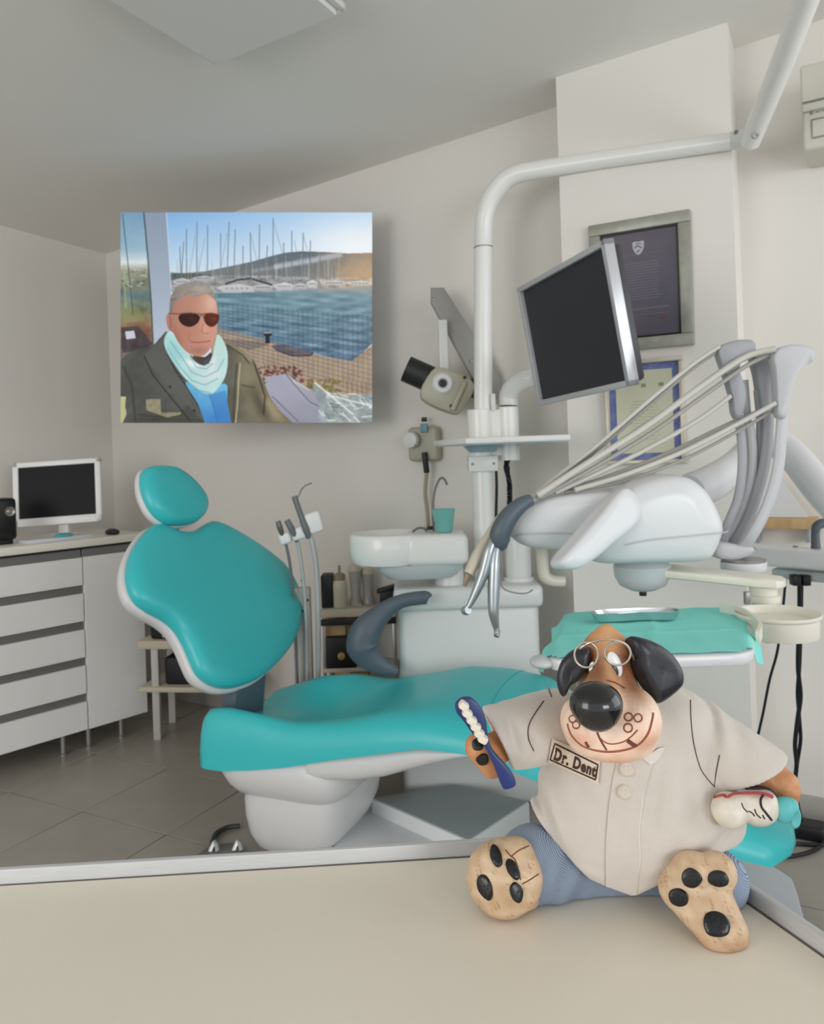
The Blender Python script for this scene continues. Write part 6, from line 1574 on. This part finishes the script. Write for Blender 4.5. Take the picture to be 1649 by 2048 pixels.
obj('dark_gap', tb([P(1492, 1580, .584), P(1515, 1578, .583), P(1536, 1582, .582), P(1550, 1593, .581), P(1556, 1608, .58)], [.0014, .0024, .0028, .0026, .0016], seg=8), M_crk, th)  # black strip for the outline, with the gap's shade put into its colour
M_rib = mat('teal_ribbon', (92, 182, 184), .55)
def f_knot(p): return smin(s_ell(p, D(1566, 1620, .576), (kpx(19), .008, kpx(24))), s_ell(p, D(1580, 1612, .578), (kpx(16), .007, kpx(16))), .003) + .0006 * vnoise(p, 500, 61)
c = D(1570, 1618, .577); rb = sdf_obj('ribbon_knot', f_knot, c - np.array([.013, .012, .014]), c + np.array([.013, .012, .014]), .0008, M_rib, dog)
o_ = P(1590, 1632, .574); p2 = plane_uv([(1582, 1612), (1594, 1610), (1602, 1630), (1599, 1650), (1588, 1656), (1580, 1642), (1584, 1628)], o_, Vector((0, -1, 0)), Vector((1, 0, 0)), Vector((0, 0, 1)))
bm = new(); pillow(bm, p2, [(.9, -.003), (1, -.001), (1, .001), (.8, .002), (.4, .001)], frame(o_, (1, 0, 0), (0, 0, 1)), n=3); obj('ribbon_tail', bm, M_rib, rb)
# ---- head
def f_head(p):
    px, py = bp(p, .58)
    d = s_cap(p, D(1213, 1262, .604), D(1214, 1300, .602), kpx(12), kpx(44))
    d = smin(d, s_cap(p, D(1214, 1305, .602), D(1215, 1370, .600), kpx(48), kpx(60)), .008)
    d = smin(d, s_cap(p, D(1207, 1345, .578), D(1200, 1392, .556), kpx(24), kpx(34)), .010)
    m = s_ell(p, D(1222, 1445, .580), (kpx(93, .58), .036, kpx(62, .58)))
    m = smin(m, s_ell(p, D(1163, 1445, .572), (kpx(36, .57), .026, kpx(44, .57))), .008)
    m = smin(m, s_ell(p, D(1268, 1432, .568), (kpx(50, .57), .028, kpx(56, .57))), .008)
    m = smin(m, s_ell(p, D(1224, 1478, .577), (kpx(84, .577), .030, kpx(34, .577))), .006)
    d = smin(d, m, .010)
    # eye sockets
    for (x, y) in ((1180, 1318), (1246, 1322)): d = smax(d, -s_ell(p, D(x, y, .565), (kpx(20), .014, kpx(30))), .006)
    return d
def paint_head(V):
    px, py = bp(V, .58); c = np.tile(np.array(L3((250, 222, 200))), (len(V), 1))
    up_ = np.clip((1385 - py) / 30, 0, 1); c = mixc(c, up_, (212, 160, 112))
    c = mixc(c, np.exp(-((px - 1213) / 40) ** 2 - ((py - 1258) / 16) ** 2) * .7, (226, 176, 124))
    for (x, y, sx, sy) in ((1182, 1318, 22, 34), (1256, 1325, 24, 38)): c = mixc(c, np.exp(-((px - x) / sx) ** 2 - ((py - y) / sy) ** 2) * .95, (122, 64, 36))
    c = mixc(c, np.exp(-((px - 1262) / 16) ** 2 - ((py - 1362) / 20) ** 2) * .6, (150, 86, 52))
    for (x, y, s_) in ((1148, 1446, 20), (1272, 1448, 30), (1215, 1498, 40)): c = mixc(c, np.exp(-((px - x) / s_) ** 2 - ((py - y) / (s_ * .8)) ** 2) * .55, (220, 142, 110))
    n = .5 + .5 * vnoise(V, 240, 71); return mixc(c, .15 * n, (206, 150, 112))
c = D(1220, 1385, .585); head = sdf_obj('head', f_head, c - np.array([.044, .062, .056]), c + np.array([.044, .050, .062]), .0012, M_cer, dog, paint_head)
nz_ = P(1193, 1408, .538); M_nose = mat('black_nose_gloss', (12, 12, 15), .16, spec=.6, coat=.3)
def f_nose(p):
    d = s_ell(p, np.array(nz_), (kpx(53, .538), .017, kpx(44, .538))); return smin(d, s_ell(p, np.array(P(1196, 1432, .540)), (kpx(32, .54), .013, kpx(26, .54))), .008)
sdf_obj('nose', f_nose, np.array(nz_) - .022, np.array(nz_) + .022, .0010, M_nose, head)
M_mouth = mat('mouth_red_brown', (150, 84, 62), .6); M_mdark = mat('mouth_dark_brown', (112, 56, 42), .6)
trim('mouth_line', [(1193, 1458), (1197, 1470), (1204, 1484), (1214, 1500)], f_head, .0007, M_mdark, head, 0)
trim('mouth_line', [(1200, 1476), (1212, 1485), (1226, 1488), (1246, 1484), (1262, 1474), (1276, 1460)], f_head, .0005, M_mouth, head, 0)
trim('mouth_line', [(1136, 1448), (1140, 1462), (1150, 1478), (1171, 1494), (1207, 1503), (1244, 1501), (1276, 1490), (1296, 1468), (1305, 1440), (1307, 1426)], f_head, .0008, M_mouth, head, 0)
trim('mouth_line', [(1256, 1481), (1263, 1486), (1271, 1491)], f_head, .0016, M_mdark, head, 0)
trim('mouth_line', [(1172, 1484), (1175, 1490), (1178, 1493)], f_head, .0010, M_mdark, head, 0)
trim('brow_line', [(1215, 1361), (1232, 1366), (1250, 1377)], f_head, .0006, M_mdark, head, 0)
for (x, y, r) in ((1258, 1434, 8), (1277, 1436, 8), (1257, 1456, 8.5), (1146, 1438, 7), (1153, 1450, 7)):
    ring = [(x + r * math.cos(a), y + r * math.sin(a)) for a in np.linspace(0, 2 * math.pi, 16, endpoint=False)]
    h = march([a for a, _ in ring], [b for _, b in ring], f_head); obj('freckle', tb([Vector(q) for q in h], .0006, seg=6, smooth=1, closed=True), M_mouth, head)
# ears
M_ear = mat('ear_black_gloss', (32, 32, 40), .34, spec=.55, bump=.15, bscale=120)
def ear(px, Y, tilt, th):
    n = Vector((tilt, -1, .1)).normalized(); o = P(sum(a for a, _ in px) / len(px), sum(b for _, b in px) / len(px), Y)
    ex = Vector((0, 0, 1)) - n * n.z; ex.normalize(); ey = n.cross(ex)
    pts = plane_uv(px, o, n, ex, ey); bm = new()
    pillow(bm, pts, [(.75, -th), (.93, -th * .8), (1.0, -th * .35), (1.0, 0), (.95, th * .25), (.82, th * .45), (.5, th * .5), (.15, th * .42)], frame(o, ex, ey), n=4); return obj('ear', bm, M_ear, head, angle=80)
ear([(1150, 1300), (1134, 1310), (1122, 1325), (1114, 1351), (1116, 1375), (1124, 1392), (1133, 1390), (1142, 1372), (1160, 1360), (1178, 1338), (1182, 1312), (1177, 1296)], .588, -.25, .012)
ear([(1265, 1276), (1297, 1279), (1330, 1296), (1351, 1318), (1364, 1344), (1364, 1367), (1349, 1385), (1317, 1407), (1306, 1394), (1293, 1373), (1277, 1344), (1270, 1312)], .584, .30, .014)
# eyes
M_ew = mat('eye_white', (240, 240, 240), .25); M_eg = mat('eye_grey', (58, 66, 74), .2)
def eye(cx, cy, rx, ry, ang, pupil):
    h = Vector(march(cx, cy, f_head)[0]); k = h.y / FPX; R_ = Matrix.Rotation(ang, 4, 'Y')
    bm = new(); ell(bm, h, (rx * k, .0035, ry * k), R_); e = obj('eye', bm, M_ew, head)
    bm = new(); ell(bm, h + Vector((pupil[0] * k, -.0026, -pupil[1] * k)), (pupil[2] * k, .0018, pupil[3] * k), R_); obj('pupil', bm, M_eg, e)
eye(1230, 1329, 13.5, 27, -.30, (-3, 9, 8, 14)); eye(1184, 1334, 5, 11, .3, (2, 2, 4, 8))
# wire glasses
M_wire = mat('wire_silver', (196, 186, 172), .3, metal=.8)
gl = obj('glasses', tb([P(1173 + 23.5 * math.cos(a), 1310 + 25 * math.sin(a), .560) for a in np.linspace(0, 2 * math.pi, 28, endpoint=False)], .0008, seg=8, smooth=1, closed=True), M_wire, head)
obj('lens_ring', tb([P(1236 + 26 * math.cos(a), 1307 + 23.5 * math.sin(a), .556) for a in np.linspace(0, 2 * math.pi, 28, endpoint=False)], .0008, seg=8, smooth=1, closed=True), M_wire, gl)
obj('bridge', tb([P(1160, 1298, .562), P(1168, 1292, .561), P(1183, 1285, .558), P(1214, 1279, .556), P(1244, 1284, .556), P(1256, 1293, .557), P(1262, 1306, .56)], .0008, seg=8), M_wire, gl)
obj('temple', tb([P(1260, 1300, .557), P(1266, 1312, .57), P(1270, 1322, .585)], .0008, seg=8), M_wire, gl)
